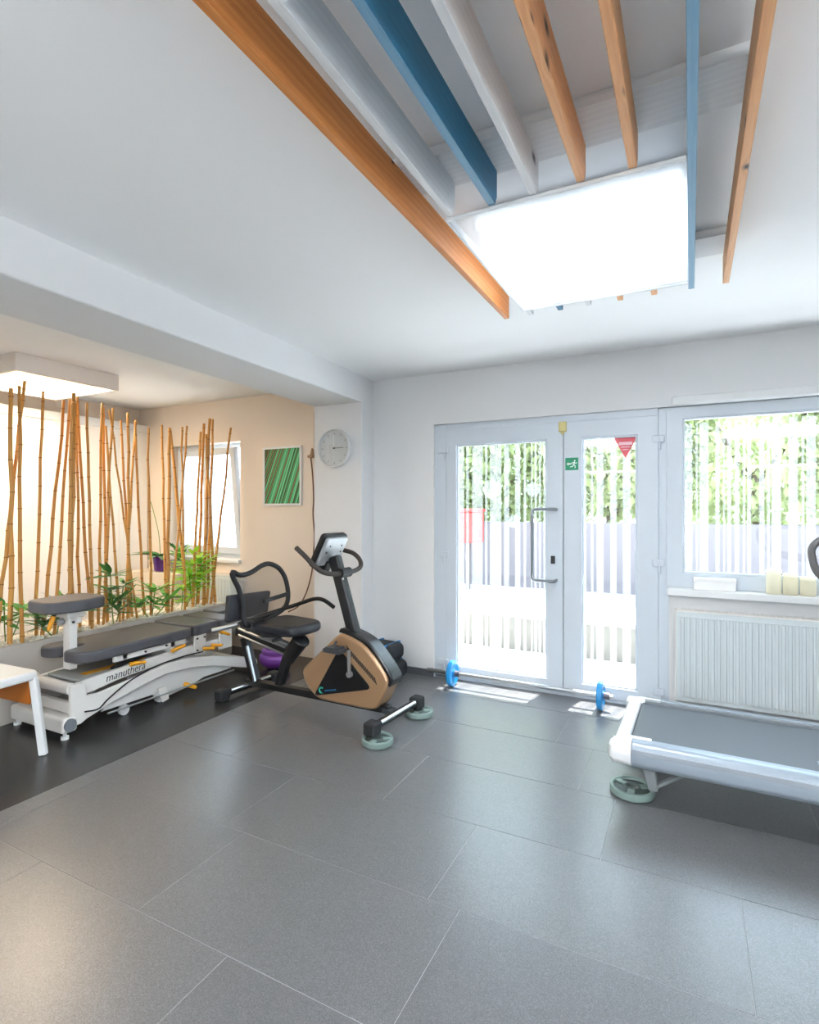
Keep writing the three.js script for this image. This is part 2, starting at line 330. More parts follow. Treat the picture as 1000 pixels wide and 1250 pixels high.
{ // things on the sill
  tag(M('carton', [rbox(0.02, 0.262, 0.8625, 0.925, -4.16, -4.105, 0.003), rbox(0.018, 0.264, 0.918, 0.940, -4.163, -4.102, 0.003)], std('#f3f3f3', 0.5)), 'long low white box on the window sill', 'box');
  const cream = phy('#fffbee', 1.0, { transmission: 0.75, thickness: 0 });
  const lab = ['tall cream plastic jar, first and tallest of three on the sill', 'cream plastic jar in the middle of three on the sill', 'cream plastic jar nearest the treadmill grip on the sill'];
  [[0.468, 0.042, 0.155, 0], [0.556, 0.040, 0.135, 1], [0.646, 0.042, 0.115, 2]].forEach(([x, r, h, k]) => {
    const j = thing('plastic_jar', lab[k], 'jar', [x, 0.8625, -4.125], 0, 'cream jars on the sill');
    M('jar_body', new THREE.LatheGeometry([[0, 0], [r * 0.9, 0], [r, 0.008], [r, h * 0.72], [r * 0.93, h * 0.8], [r * 0.93, h * 0.84], [0, h * 0.84]].map(p => new THREE.Vector2(...p)), 24), cream, j);
    M('jar_lid', new THREE.LatheGeometry([[0, h * 0.842], [r * 1.0, h * 0.842], [r * 1.02, h * 0.86], [r * 1.0, h * 0.98], [r * 0.9, h], [0, h]].map(p => new THREE.Vector2(...p)), 24), cream, j);
  });
}

// ------------------------------------------------------------------ ceiling: battens, painted beams, light panel
const YB = 2.378, YT = 2.493;
for (const [z0, z1, x1, l] of [[-1.722, -1.543, 0.150, 'white batten board across the ceiling above the beams, before the light panel'], [-2.70, -2.512, 0.150, 'white batten board across the ceiling above the far beam ends'], [0.05, 0.22, 0.150, 'white batten board across the ceiling above the camera']])
  tag(M('ceiling_batten', metricUV(rbox(-0.86, x1, YT, HC, z0, z1, 0.002, 1), 1, 1)), l, 'batten', 'ceiling battens').material = whiteWood;
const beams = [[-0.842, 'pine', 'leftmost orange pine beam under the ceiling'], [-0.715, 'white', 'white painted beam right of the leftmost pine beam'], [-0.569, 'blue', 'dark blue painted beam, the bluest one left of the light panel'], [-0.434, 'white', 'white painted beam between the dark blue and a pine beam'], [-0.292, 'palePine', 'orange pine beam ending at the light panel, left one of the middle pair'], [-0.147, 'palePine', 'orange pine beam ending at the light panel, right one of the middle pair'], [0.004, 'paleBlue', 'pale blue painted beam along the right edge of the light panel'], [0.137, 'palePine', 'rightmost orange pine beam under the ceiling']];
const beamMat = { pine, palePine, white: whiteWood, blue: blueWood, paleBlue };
beams.forEach(([x, kind, label], i) => {
  const w = 0.024, z0 = 0.45, z1 = -2.74, cut = i >= 1 && i <= 5;
  const uvShift = g => metricUV(g.translate(0, 0, i * 0.77), 1, 1, 'z').translate(0, 0, -i * 0.77);
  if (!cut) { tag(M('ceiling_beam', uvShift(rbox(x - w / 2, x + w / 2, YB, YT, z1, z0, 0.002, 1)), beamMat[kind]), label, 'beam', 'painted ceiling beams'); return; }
  const b = thing('ceiling_beam', label, 'beam', [0, 0, 0], 0, 'painted ceiling beams');
  const side = ext(poly([[-z0, YB], [1.69, YB], [1.706, YB + 0.03], [1.706, YT], [-z0, YT]]), w, 0.002, 1).rotateY(Math.PI / 2).translate(x - w / 2, 0, 0);
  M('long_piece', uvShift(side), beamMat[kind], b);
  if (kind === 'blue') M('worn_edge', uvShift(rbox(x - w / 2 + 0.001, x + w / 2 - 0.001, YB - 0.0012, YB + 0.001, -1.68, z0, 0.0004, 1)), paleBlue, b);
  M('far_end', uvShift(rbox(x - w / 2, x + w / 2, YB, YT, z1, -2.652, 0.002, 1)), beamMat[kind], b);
});
{
  const p = thing('light_panel', 'bright backlit acrylic ceiling panel between the beams', 'ceiling light', [0, 0, 0]);
  const x0 = -0.728, x1 = -0.010, z0 = -2.648, z1 = -1.708, y = 2.374;
  const acrylic = phy('#f2f4f6', 0.22, { transmission: 0.88, thickness: 0.004, ior: 1.25 });
  M('acrylic_sheet', rbox(x0, x1, y - 0.003, y + 0.001, z0, z1, 0.001, 1), acrylic, p);
  M('edge_rim', [rbox(x0 - 0.008, x0, y - 0.006, y + 0.03, z0, z1, 0.002, 1), rbox(x0 - 0.008, x1, y - 0.004, y + 0.008, z1 - 0.001, z1 + 0.008, 0.002, 1), rbox(x0 - 0.008, x1, y - 0.004, y + 0.008, z0 - 0.008, z0, 0.002, 1)], whitePlastic, p);
  M('lamp_housing', [box(x0, x1, 2.49, 2.524, -2.652, -1.95), box(x0, x1, 2.45, 2.49, -1.955, -1.945), box(x0, x1, 2.385, 2.49, -2.652, -2.644)], whitePlastic, p);
  M('added_leak_strip', box(x0 + 0.01, x1 - 0.01, 2.452, 2.478, -1.943, -1.938), std('#ffffff', 0.5, { emissive: '#dfeeff', emissiveIntensity: 0.3 }), p);  // added strip lighting the beams, stands in for light leaking from the panel
  const es = new THREE.RectAreaLight(new THREE.Color(0.78, 0.90, 1.0), 0.9, 0.68, 0.025);
  es.position.set((x0 + x1) / 2, 2.465, -1.934); es.lookAt((x0 + x1) / 2, 2.465, 0); scene.add(es);
  M('lamp_face', box(x0 + 0.004, x1 - 0.004, 2.470, 2.489, -2.58, -2.06), std('#ffffff', 0.5, { emissive: '#f4f8ff', emissiveIntensity: 2 }), p);
  const l = new THREE.RectAreaLight(new THREE.Color(0.92, 0.965, 1.0), 7, 0.68, 0.60);
  l.position.set((x0 + x1) / 2, y - 0.012, -2.3); l.lookAt((x0 + x1) / 2, 0, -2.3); scene.add(l);
}
// added fill lights behind the camera, to brighten the room and ceiling
for (const [x, z, lab] of [[-1.2, 1.5, 'added square fill light box behind the camera, left one'], [1.2, 1.2, 'added square fill light box behind the camera, right one']]) {
  const p = thing('added_fill_light', lab, 'ceiling light', [x, HC, z], 0, 'added fill lights behind the camera');
  // suspended fitting that shines down and up
  M('casing', ringFrame(-0.46, 0.46, -0.46, 0.46, -0.42, 0.42, -0.42, 0.42, -0.5, -0.4, 0.003).rotateX(-Math.PI / 2), whitePlastic, p);
  M('lamp_diffuser', box(-0.42, 0.42, -0.48, -0.42, -0.42, 0.42), std('#ffffff', 0.5, { emissive: '#f6faff', emissiveIntensity: 2 }), p);
  for (const [a, b] of [[1, 1], [-1, -1]]) M('suspension_wire', rod([a * 0.44, -0.4, b * 0.44], [a * 0.44, 0, b * 0.44], 0.003, 8), steel, p);
  const l = new THREE.RectAreaLight(new THREE.Color(0.92, 0.97, 1.0), 3.5, 0.82, 0.82);
  l.position.set(x, HC - 0.488, z); l.lookAt(x, 0, z); scene.add(l);
  const u = new THREE.RectAreaLight(new THREE.Color(0.92, 0.97, 1.0), 21, 0.82, 0.82);
  u.position.set(x, HC - 0.412, z); u.lookAt(x, 5, z); scene.add(u);
}
// alcove light box
{
  const x0 = -5.17, x1 = -4.29, z0 = -2.985, z1 = -2.19, cx = (x0 + x1) / 2, cz = (z0 + z1) / 2;
  const p = thing('alcove_light', 'square white ceiling light box glowing warm above the bamboo', 'ceiling light', [cx, HC - 0.002, cz]);
  const a = (x1 - x0) / 2, b = (z1 - z0) / 2;
  M('casing', ringFrame(-a, a, -b, b, -a + 0.028, a - 0.028, -b + 0.028, b - 0.028, -0.132, 0.0, 0.002).rotateX(-Math.PI / 2).translate(0, 0.0, 0), std('#e9e4de', 0.5), p);
  p.children[0].position.y = 0; 
  M('lamp_diffuser', box(-a + 0.028, a - 0.028, -0.075, -0.055, -b + 0.028, b - 0.028), std('#ffffff', 0.5, { emissive: '#ffcb8c', emissiveIntensity: 1.6 }), p);
  const l = new THREE.RectAreaLight(new THREE.Color(1.0, 0.81, 0.58), 9, 0.8, 0.7);
  l.position.set(cx, HC - 0.085, cz); l.lookAt(cx, 0, cz); scene.add(l);
}

// ------------------------------------------------------------------ alcove: blind, window, planter wall
{
  const b = thing('vertical_blind', 'tall white blind of wide vertical slats behind the bamboo', 'blind', [-5.45, 0, 0]);
  M('head_fascia', rbox(-0.03, 0.02, 2.25, 2.333, ZB + 0.006, -0.6, 0.006), whitePlastic, b);
  const slat = std('#f5f3ef', 0.7), g = rbox(-0.003, 0.003, 0.03, 2.249, -0.088, 0.088, 0.002, 1);
  for (let i = 0; i < 20; i++) { const s = M('slat', g, slat, b); s.position.set(i % 2 ? 0.003 : -0.003, 0, ZB + 0.1 + i * 0.166); s.rotation.y = i % 2 ? 0.10 : -0.04; }
}
{
  const w = sgroup('window_2', 'small white alcove window, right sash tilted open');
  const z = ZB - 0.10;
  M('window_frame', ringFrame(-5.09, -4.06, 0.885, 2.085, -5.03, -4.12, 0.94, 2.03, z - 0.07, z, 0.004), pvc, w);
  M('mullion', rbox(-4.62, -4.54, 0.94, 2.03, z - 0.07, z - 0.002, 0.004), pvc, w);
  const sash = (x0, x1, y0, y1) => { const g = new THREE.Group(); g.name = 'sash'; w.add(g); M('sash_frame', ringFrame(x0, x1, y0, y1, x0 + 0.065, x1 - 0.065, y0 + 0.07, y1 - 0.07, 0, 0.06, 0.005), pvc, g); M('glass_pane', box(x0 + 0.06, x1 - 0.06, y0 + 0.065, y1 - 0.065, 0.025, 0.029), glass, g); return g; };
  const a = sash(-5.04, -4.60, 0, 1.10); a.position.set(0, 0.935, z - 0.03);
  const c = sash(-4.56, -4.11, 0, 1.10); c.position.set(0, 0.935, z - 0.03); c.rotation.x = 0.10;
  M('window_handle', [rod([-4.535, 1.56, z + 0.05], [-4.535, 1.56, z + 0.1], 0.008), rbox(-4.545, -4.525, 1.55, 1.67, z + 0.095, z + 0.11, 0.005)], whitePlastic, w);
  M('window_sill', rbox(-5.1, -4.04, 0.852, 0.886, ZB - 0.11, ZB + 0.05, 0.006), whitePlastic, w);
}
const smallRadiator = radiator('small_radiator', 'small cream panel radiator under the alcove window', -4.55, -4.0, 0.15, 0.73, -4.045, 0.04);
M('valve', [rod([-3.99, 0.69, -4.07], [-3.955, 0.69, -4.07], 0.009), rod([-3.958, 0.69, -4.07], [-3.915, 0.69, -4.07], 0.017)], whitePlastic, smallRadiator).position.set(4.55, -0.15, 4.045);
{
  const p = sgroup('wall_planter', 'low grey planter wall with white pebble top below the bamboo');
  const grey = std('#c6c1bb', 0.5), z0 = -3.925, z1 = 1.2;
  M('front_board', rbox(-3.975, -3.945, 0.0, 0.502, z0, z1, 0.004), grey, p);
  M('back_board', rbox(-4.36, -4.335, 0.0, 0.502, z0, z1, 0.004), grey, p);
  M('near_end', rbox(-4.335, -3.975, 0.0, 0.502, z1 - 0.03, z1, 0.003), grey, p);
  M('soil_bed', box(-4.335, -3.975, 0.0, 0.478, z0, z1 - 0.03), std('#d8d2c8', 0.9), p);
  // pebbles: too many to count, joined
  const gs = [];
  for (let i = 0; i < 1500; i++) { const r = rr(0.008, 0.017); gs.push(new THREE.IcosahedronGeometry(r, 0).scale(1, 0.6, rr(0.7, 1.2)).rotateY(rr(0, 6)).translate(rr(-4.32, -3.985), 0.478 + r * 0.4 + rr(0, 0.012), rr(-3.9, -1.2))); }
  const pb = M('white_pebbles', gs, std('#f0ebe2', 0.7), p); pb.userData.kind = 'stuff';
}
// bamboo canes: [x, z at foot, x, y, z at tip, radius]
const caneData = [[-4.058,-2.043,-4.074,2.212,-2.056,0.0165],[-4.083,-1.963,-4.097,2.283,-2.148,0.0130],[-4.031,-2.100,-4.035,2.230,-2.082,0.0133],[-4.167,-2.257,-4.155,2.245,-2.303,0.0123],[-4.142,-2.294,-4.154,2.206,-2.450,0.0130],[-4.106,-2.352,-4.115,2.219,-2.476,0.0119],[-4.048,-2.435,-4.063,2.255,-2.469,0.0180],[-4.054,-2.421,-4.037,2.175,-2.441,0.0144],[-4.153,-2.567,-4.140,2.201,-2.534,0.0113],[-4.148,-2.654,-4.160,2.255,-2.552,0.0127],[-4.070,-2.616,-4.064,2.200,-2.568,0.0119],[-4.137,-2.713,-4.123,2.232,-2.723,0.0116],[-4.161,-2.796,-4.177,2.212,-2.773,0.0125],[-4.117,-2.740,-4.110,2.205,-2.804,0.0116],[-4.101,-3.023,-4.114,2.189,-2.786,0.0089],[-4.096,-2.864,-4.112,2.054,-2.750,0.0106],[-4.170,-3.020,-4.155,2.125,-2.906,0.0110],[-4.108,-2.945,-4.116,2.189,-2.951,0.0135],[-4.165,-2.942,-4.163,2.145,-3.045,0.0108],[-4.161,-3.130,-4.147,2.128,-3.030,0.0112],[-4.101,-3.148,-4.105,2.090,-3.126,0.0112],[-4.116,-3.315,-4.119,2.132,-3.271,0.0116],[-4.046,-3.275,-4.054,2.109,-3.299,0.0157],[-4.150,-3.574,-4.168,2.116,-3.401,0.0114],[-4.027,-3.442,-4.022,2.128,-3.402,0.0103],[-4.065,-3.325,-4.063,2.151,-3.495,0.0108],[-4.095,-3.583,-4.102,2.125,-3.684,0.0106],[-4.180,-3.714,-4.192,2.225,-3.804,0.0125],[-4.086,-3.699,-4.098,2.263,-3.789,0.0124],[-4.121,-3.780,-4.130,2.268,-3.859,0.0102],[-4.077,-3.835,-4.067,2.104,-3.721,0.0111],[-4.071,-3.774,-4.069,2.207,-4.033,0.0102]];
const caneMats = ['#d39a4c', '#c98f45', '#cf9850'].map(c => std(c, 0.45));
const caneRing = std('#9a6a34', 0.6);
const ordinal = n => ['first', 'second', 'third', 'fourth', 'fifth', 'sixth', 'seventh', 'eighth', 'ninth', 'tenth', 'eleventh', 'twelfth', 'thirteenth', 'fourteenth', 'fifteenth', 'sixteenth', 'seventeenth', 'eighteenth', 'nineteenth', 'twentieth'][n - 1];
function cane(d, label) {
  const [x0, z0, x1, y1, z1, R0] = d, R = z0 < -3.55 ? R0 * 1.3 : R0, H0 = 0.46, n = 44, m = 9;
  const L = y1 - H0, step = rr(0.17, 0.22), ph = rnd();
  const nodes = []; for (let k = 0; (k + ph) * step < L; k++) nodes.push((k + ph) * step / L);
  const wob = nodes.map(() => [rr(-1, 1) * 0.006, rr(-1, 1) * 0.006]);
  const centre = t => {
    let k = 0; while (k < nodes.length - 1 && nodes[k + 1] < t) k++;
    const a = nodes[k], b = nodes[Math.min(k + 1, nodes.length - 1)], f = b > a ? Math.min(1, Math.max(0, (t - a) / (b - a))) : 0;
    const w0 = wob[k], w1 = wob[Math.min(k + 1, wob.length - 1)];
    return V(x0 + (x1 - x0) * t + w0[0] + (w1[0] - w0[0]) * f, H0 + L * t, z0 + (z1 - z0) * t + w0[1] + (w1[1] - w0[1]) * f);
  };
  const ts = [0, 1]; for (let i = 1; i < n; i++) ts.push(i / n);
  for (const a of nodes) ts.push(a - 0.004, a - 0.0015, a + 0.0015, a + 0.004);
  ts.sort((a, b) => a - b);
  const tt = ts.filter(t => t >= 0 && t <= 1), pos = [], idx = [];
  const rad = t => { let r = R * (1.0 - 0.22 * t); for (const a of nodes) { const e = Math.abs(t - a); if (e < 0.0035) r *= 1 + 0.16 * (1 - e / 0.0035); } return r; };
  tt.forEach((t, i) => { const c = centre(t), r = rad(t); for (let j = 0; j < m; j++) { const q = j / m * 6.28319; pos.push(c.x + Math.cos(q) * r, c.y, c.z + Math.sin(q) * r); if (i) { const A = (i - 1) * m + j, B = (i - 1) * m + (j + 1) % m, C = A + m, D = B + m; idx.push(A, C, B, B, C, D); } } });
  const ct = pos.length / 3, e = centre(1); pos.push(e.x, e.y, e.z); for (let j = 0; j < m; j++) idx.push((tt.length - 1) * m + j, ct, (tt.length - 1) * m + (j + 1) % m);
  const g = new THREE.BufferGeometry(); g.setAttribute('position', new THREE.Float32BufferAttribute(pos, 3)); g.setIndex(idx); g.computeVertexNormals();
  const t = thing('bamboo_cane', label, 'bamboo cane', [0, 0, 0], 0, 'bamboo canes standing in the planter');
  M('culm', g, caneMats[Math.floor(rnd() * 3)], t);
  const rings = nodes.filter(a => a < 0.985 && a > 0.03).map(a => { const c = centre(a); return new THREE.CylinderGeometry(rad(a) * 1.03, rad(a) * 1.03, 0.006, m).translate(c.x, c.y, c.z); });
  M('node_rings', rings, caneRing, t).userData.kind = 'stuff';
}
// order the canes by their tips, left to right, for the labels
caneData.map(d => ({ d, k: d[4] / -d[2] })).sort((a, b) => a.k - b.k).forEach(({ d }, i) => {
  const lean = d[4] - d[1], how = lean < -0.08 ? 'leaning right' : lean > 0.08 ? 'leaning left' : 'upright', thick = d[5] > 0.0145 ? 'thick' : d[5] < 0.0107 ? 'thin' : 'slender';
  const n = caneData.length, right = i >= 16;
  cane(d, right ? `${thick} tan bamboo cane ${how}, ${ordinal(n - i)} from the right by its tip` : `${thick} tan bamboo cane ${how}, ${ordinal(i + 1)} from the left by its tip`);
});
// leafy plants between the canes
const leafGeo = (() => {
  const pos = [], idx = [], n = 6;
  for (let i = 0; i <= n; i++) { const t = i / n, w = 0.13 * Math.pow(Math.sin(Math.PI * Math.min(1, t * 0.92 + 0.04)), 0.8) * (1 - 0.35 * t), y = 0.16 * t * t * -1; pos.push(t, y, -w, t, y - 0.02 * Math.sin(Math.PI * t), 0, t, y, w); if (i) { const a = (i - 1) * 3; idx.push(a, a + 1, a + 3, a + 1, a + 4, a + 3, a + 1, a + 2, a + 4, a + 2, a + 5, a + 4); } }
  const g = new THREE.BufferGeometry(); g.setAttribute('position', new THREE.Float32BufferAttribute(pos, 3)); g.setIndex(idx); g.computeVertexNormals(); return g;
})();
const leafMats = { dark: ['#3a8034', '#4c933c', '#30702c'], mid: ['#5bab38', '#479a34', '#78bd42'], lime: ['#b2e63a', '#9ddc34', '#c6f056'] };
for (const k in leafMats) leafMats[k] = leafMats[k].map(c => phy(c, 0.8, { transmission: 0.4, thickness: 0, side: THREE.DoubleSide }));
const stemMat = std('#6d8a3a', 0.6);
function leafyPlant(name, label, x, z, stems, kind, len) {
  const p = thing(name, label, 'plant', [x, 0.48, z], 0, 'leafy plants in the planter');
  for (const [dx, dz, h, whorls] of stems) {
    M('stem', tube([[dx * 0.2, 0, dz * 0.2], [dx * 0.6, h * 0.5, dz * 0.7], [dx, h, dz]], 0.004, 10, 6), stemMat, p);
    for (const f of whorls) {
      const n = 10 + Math.floor(rnd() * 4), cx = dx * (0.2 + 0.8 * f), cz = dz * (0.2 + 0.8 * f), cy = h * f;
      for (let i = 0; i < n; i++) {
        const l = M('leaf', leafGeo, leafMats[kind][Math.floor(rnd() * 3)], p), s = len * rr(0.7, 1.15);
        l.position.set(cx, cy + rr(-0.02, 0.02), cz); l.scale.setScalar(s); l.rotation.set(rr(-0.3, 0.3), i / n * 6.283 + rr(-0.3, 0.3), rr(0.0, 0.75), 'YZX');
      }
    }
  }
}
leafyPlant('leafy_plant', 'dark green leafy plant at the left end of the bamboo row', -4.15, -2.06, [[0.02, 0.02, 0.26, [0.6, 1.0]], [0.03, -0.08, 0.20, [1.0]]], 'mid', 0.18);
leafyPlant('leafy_plant', 'dark green leafy plant behind the raised headrest', -4.10, -2.36, [[0.02, -0.03, 0.24, [0.45, 0.75, 1.0]], [0.0, 0.12, 0.15, [0.6, 1.0]], [0.0, -0.16, 0.16, [1.0]]], 'dark', 0.17);
leafyPlant('leafy_plant', 'tall dark leafy plant right of the raised headrest', -4.08, -2.80, [[0.03, 0.05, 0.40, [0.4, 0.65, 1.0]], [0.0, -0.08, 0.30, [0.3, 0.6, 1.0]]], 'dark', 0.17);
leafyPlant('leafy_plant', 'bushy bright green plant in the middle of the planter', -4.06, -3.12, [[0.02, -0.02, 0.22, [0.5, 1.0]], [0.03, -0.14, 0.13, [1.0]], [0.0, 0.1, 0.12, [1.0]]], 'mid', 0.2);
leafyPlant('leafy_plant', 'tall lime green plant below the alcove window', -4.12, -3.62, [[0.03, -0.06, 0.42, [0.45, 0.65, 0.85, 1.0]], [0.02, 0.07, 0.34, [0.5, 0.8, 1.0]], [0.0, 0.0, 0.5, [0.8, 1.0]]], 'lime', 0.21);
leafyPlant('leafy_plant', 'pale young plant between the thin right canes', -4.05, -3.42, [[0.02, 0.0, 0.20, [0.5, 1.0]], [0.0, -0.1, 0.12, [1.0]]], 'lime', 0.11);

// cabinet with orchid in the corner under the window
tag(M('corner_cabinet', rbox(-5.40, -4.66, 0.0, 0.735, -4.146, -3.86, 0.006)), 'plain cream cabinet in the alcove corner under the orchid', 'cabinet').material = std('#e8dccb', 0.55);
{
  const o = thing('potted_orchid', 'green leaved orchid in a purple pot on the corner cabinet', 'plant', [-5.03, 0.735, -3.98]);
  M('pot', new THREE.LatheGeometry([[0, 0], [0.055, 0], [0.062, 0.01], [0.078, 0.15], [0.080, 0.165], [0.072, 0.165], [0.066, 0.14], [0, 0.14]].map(p => new THREE.Vector2(...p)), 28), phy('#6a2f9c', 0.25, { clearcoat: 0.5 }), o);
  for (let i = 0; i < 7; i++) { const l = M('leaf', leafGeo, leafMats.dark[i % 3], o); l.position.set(0, 0.15, 0.01); l.scale.set(rr(0.2, 0.27), 0.9, rr(0.34, 0.44)); l.rotation.set(0, -3.0 + i / 6 * 2.9, rr(0.5, 0.9), 'YZX'); }
  M('flower_stem', tube([[0, 0.14, 0], [-0.03, 0.4, 0.0], [-0.08, 0.62, 0.02], [-0.13, 0.74, 0.02]], 0.004, 16, 6), stemMat, o);
}
{
  const o = thing('potted_plant', 'leafy plant in a grey pot beside the purple orchid pot', 'plant', [-4.76, 0.735, -3.98]);
  M('pot', new THREE.LatheGeometry([[0, 0], [0.06, 0], [0.078, 0.13], [0.07, 0.13], [0.062, 0.11], [0, 0.11]].map(p => new THREE.Vector2(...p)), 24), std('#8d8a84', 0.5), o);
  for (let i = 0; i < 16; i++) { const l = M('leaf', leafGeo, leafMats[i % 2 ? 'mid' : 'dark'][i % 3], o); l.position.set(0, 0.12 + rr(0, 0.1), 0); l.scale.setScalar(rr(0.14, 0.22)); l.rotation.set(0, i * 2.4, rr(0.2, 1.1), 'YZX'); }
}
// picture, cable, clock
{
  const t = canvasTex(360, 440, (c, w, h) => {
    c.fillStyle = '#4c5a30'; c.fillRect(0, 0, w, h);
    let q = 77; const r = () => { q = (q * 1664525 + 1013904223) >>> 0; return q / 4294967296; };
    const cols = ['#58c48a', '#3f9c66', '#2e7a44', '#6cd39a', '#1f5a2c', '#6b5a2a', '#7c6232', '#48ae78'];
    for (let i = 0; i < 30; i++) {                        // palm blades fanning up to the right
      const x = -150 + i * 19 + r() * 8, top = x + 190 - i * 1.5, wd = 12 + r() * 16, g = i < 10 ? cols[[5, 1, 6, 2, 5, 0, 6, 1][i % 8]] : cols[[0, 2, 3, 7, 5, 0, 3, 4][i % 8]];
      c.fillStyle = g; c.beginPath(); c.moveTo(x, h); c.lineTo(top, 0); c.lineTo(top + wd, 0); c.lineTo(x + wd * 0.8, h); c.closePath(); c.fill();
      c.strokeStyle = '#3a4a22'; c.lineWidth = 3; c.beginPath(); c.moveTo(x + wd * 0.8, h); c.lineTo(top + wd, 0); c.stroke();
      c.strokeStyle = '#a6e8c0'; c.lineWidth = 1.5; c.beginPath(); c.moveTo(x + wd * 0.4, h); c.lineTo(top + wd * 0.5, 0); c.stroke();
    }
  });
  const p = thing('wall_picture', 'picture of green palm blades in a thin white frame on the cream wall', 'picture', [-3.505, 1.715, ZB]);
  M('frame', ringFrame(-0.235, 0.235, -0.285, 0.285, -0.215, 0.215, -0.265, 0.265, 0.0, 0.024, 0.003), whitePlastic, p);
  const g = box(-0.216, 0.216, -0.266, 0.266, 0.002, 0.014);
  M('print', g, std('#ffffff', 0.6, { map: t }), p);
}
{
  const c = thing('power_cable', 'brown cable hanging beside the column with a wall plug', 'cable', [0, 0, 0]);
  M('cord', tube([[-3.155, 1.885, -4.125], [-3.142, 1.72, -4.135], [-3.132, 1.5, -4.138], [-3.138, 1.35, -4.137], [-3.122, 1.15, -4.137], [-3.135, 0.95, -4.136], [-3.155, 0.78, -4.132], [-3.21, 0.6, -4.12], [-3.29, 0.48, -4.11], [-3.40, 0.42, -4.10]], 0.0062, 80, 8), std('#6e4a35', 0.6), c);
  M('plug', [rbox(-3.182, -3.128, 1.875, 1.90, -4.15, -4.105, 0.006), ext(poly([[-3.165, 1.90], [-3.13, 1.90], [-3.138, 1.965], [-3.146, 1.965]]), 0.03, 0.003, 1).translate(0, 0, -4.15)], std('#a58469', 0.6), c);
  M('raceway', rbox(-3.142, -3.126, 1.96, 2.30, -4.151, -4.136, 0.003), alcoveMat, c);
}
{
  const R = 0.168, c = thing('wall_clock', 'round pale grey wall clock on the column', 'clock', [-2.735, 1.922, -3.93]);
  M('case', new THREE.LatheGeometry([[0, 0.004], [R * 0.92, 0.0], [R, 0.006], [R, 0.042], [R * 0.965, 0.05], [R * 0.93, 0.046], [R * 0.90, 0.02]].map(p => new THREE.Vector2(...p)), 48).rotateX(Math.PI / 2), std('#e2e4e4', 0.35), c);
  M('dial', new THREE.CylinderGeometry(R * 0.91, R * 0.91, 0.006, 48).rotateX(Math.PI / 2).translate(0, 0, 0.02), std('#ccd2d4', 0.5), c);
  for (let k = 0; k < 12; k++) { const a = k / 12 * 6.283, m = M('hour_mark', box(-0.004, 0.004, R * 0.70, R * 0.82, 0.0232, 0.0252), std('#a3aaac', 0.5), c); m.rotation.z = a; }
  M('hour_hand', box(-0.004, 0.096, -0.004, 0.004, 0.0265, 0.0285), std('#8b9092', 0.5), c).rotation.z = 0.03;
  M('minute_hand', box(-0.003, 0.003, -0.01, 0.115, 0.029, 0.0305), std('#eef0f0', 0.4), c).rotation.z = 0.02;
  M('hub', cyl(0.008, 0.006, 16).rotateX(Math.PI / 2).translate(0, 0, 0.032), darkGrey, c);
  M('glass_cover', new THREE.CylinderGeometry(R * 0.925, R * 0.925, 0.001, 48).rotateX(Math.PI / 2).translate(0, 0, 0.040), glass, c);
}

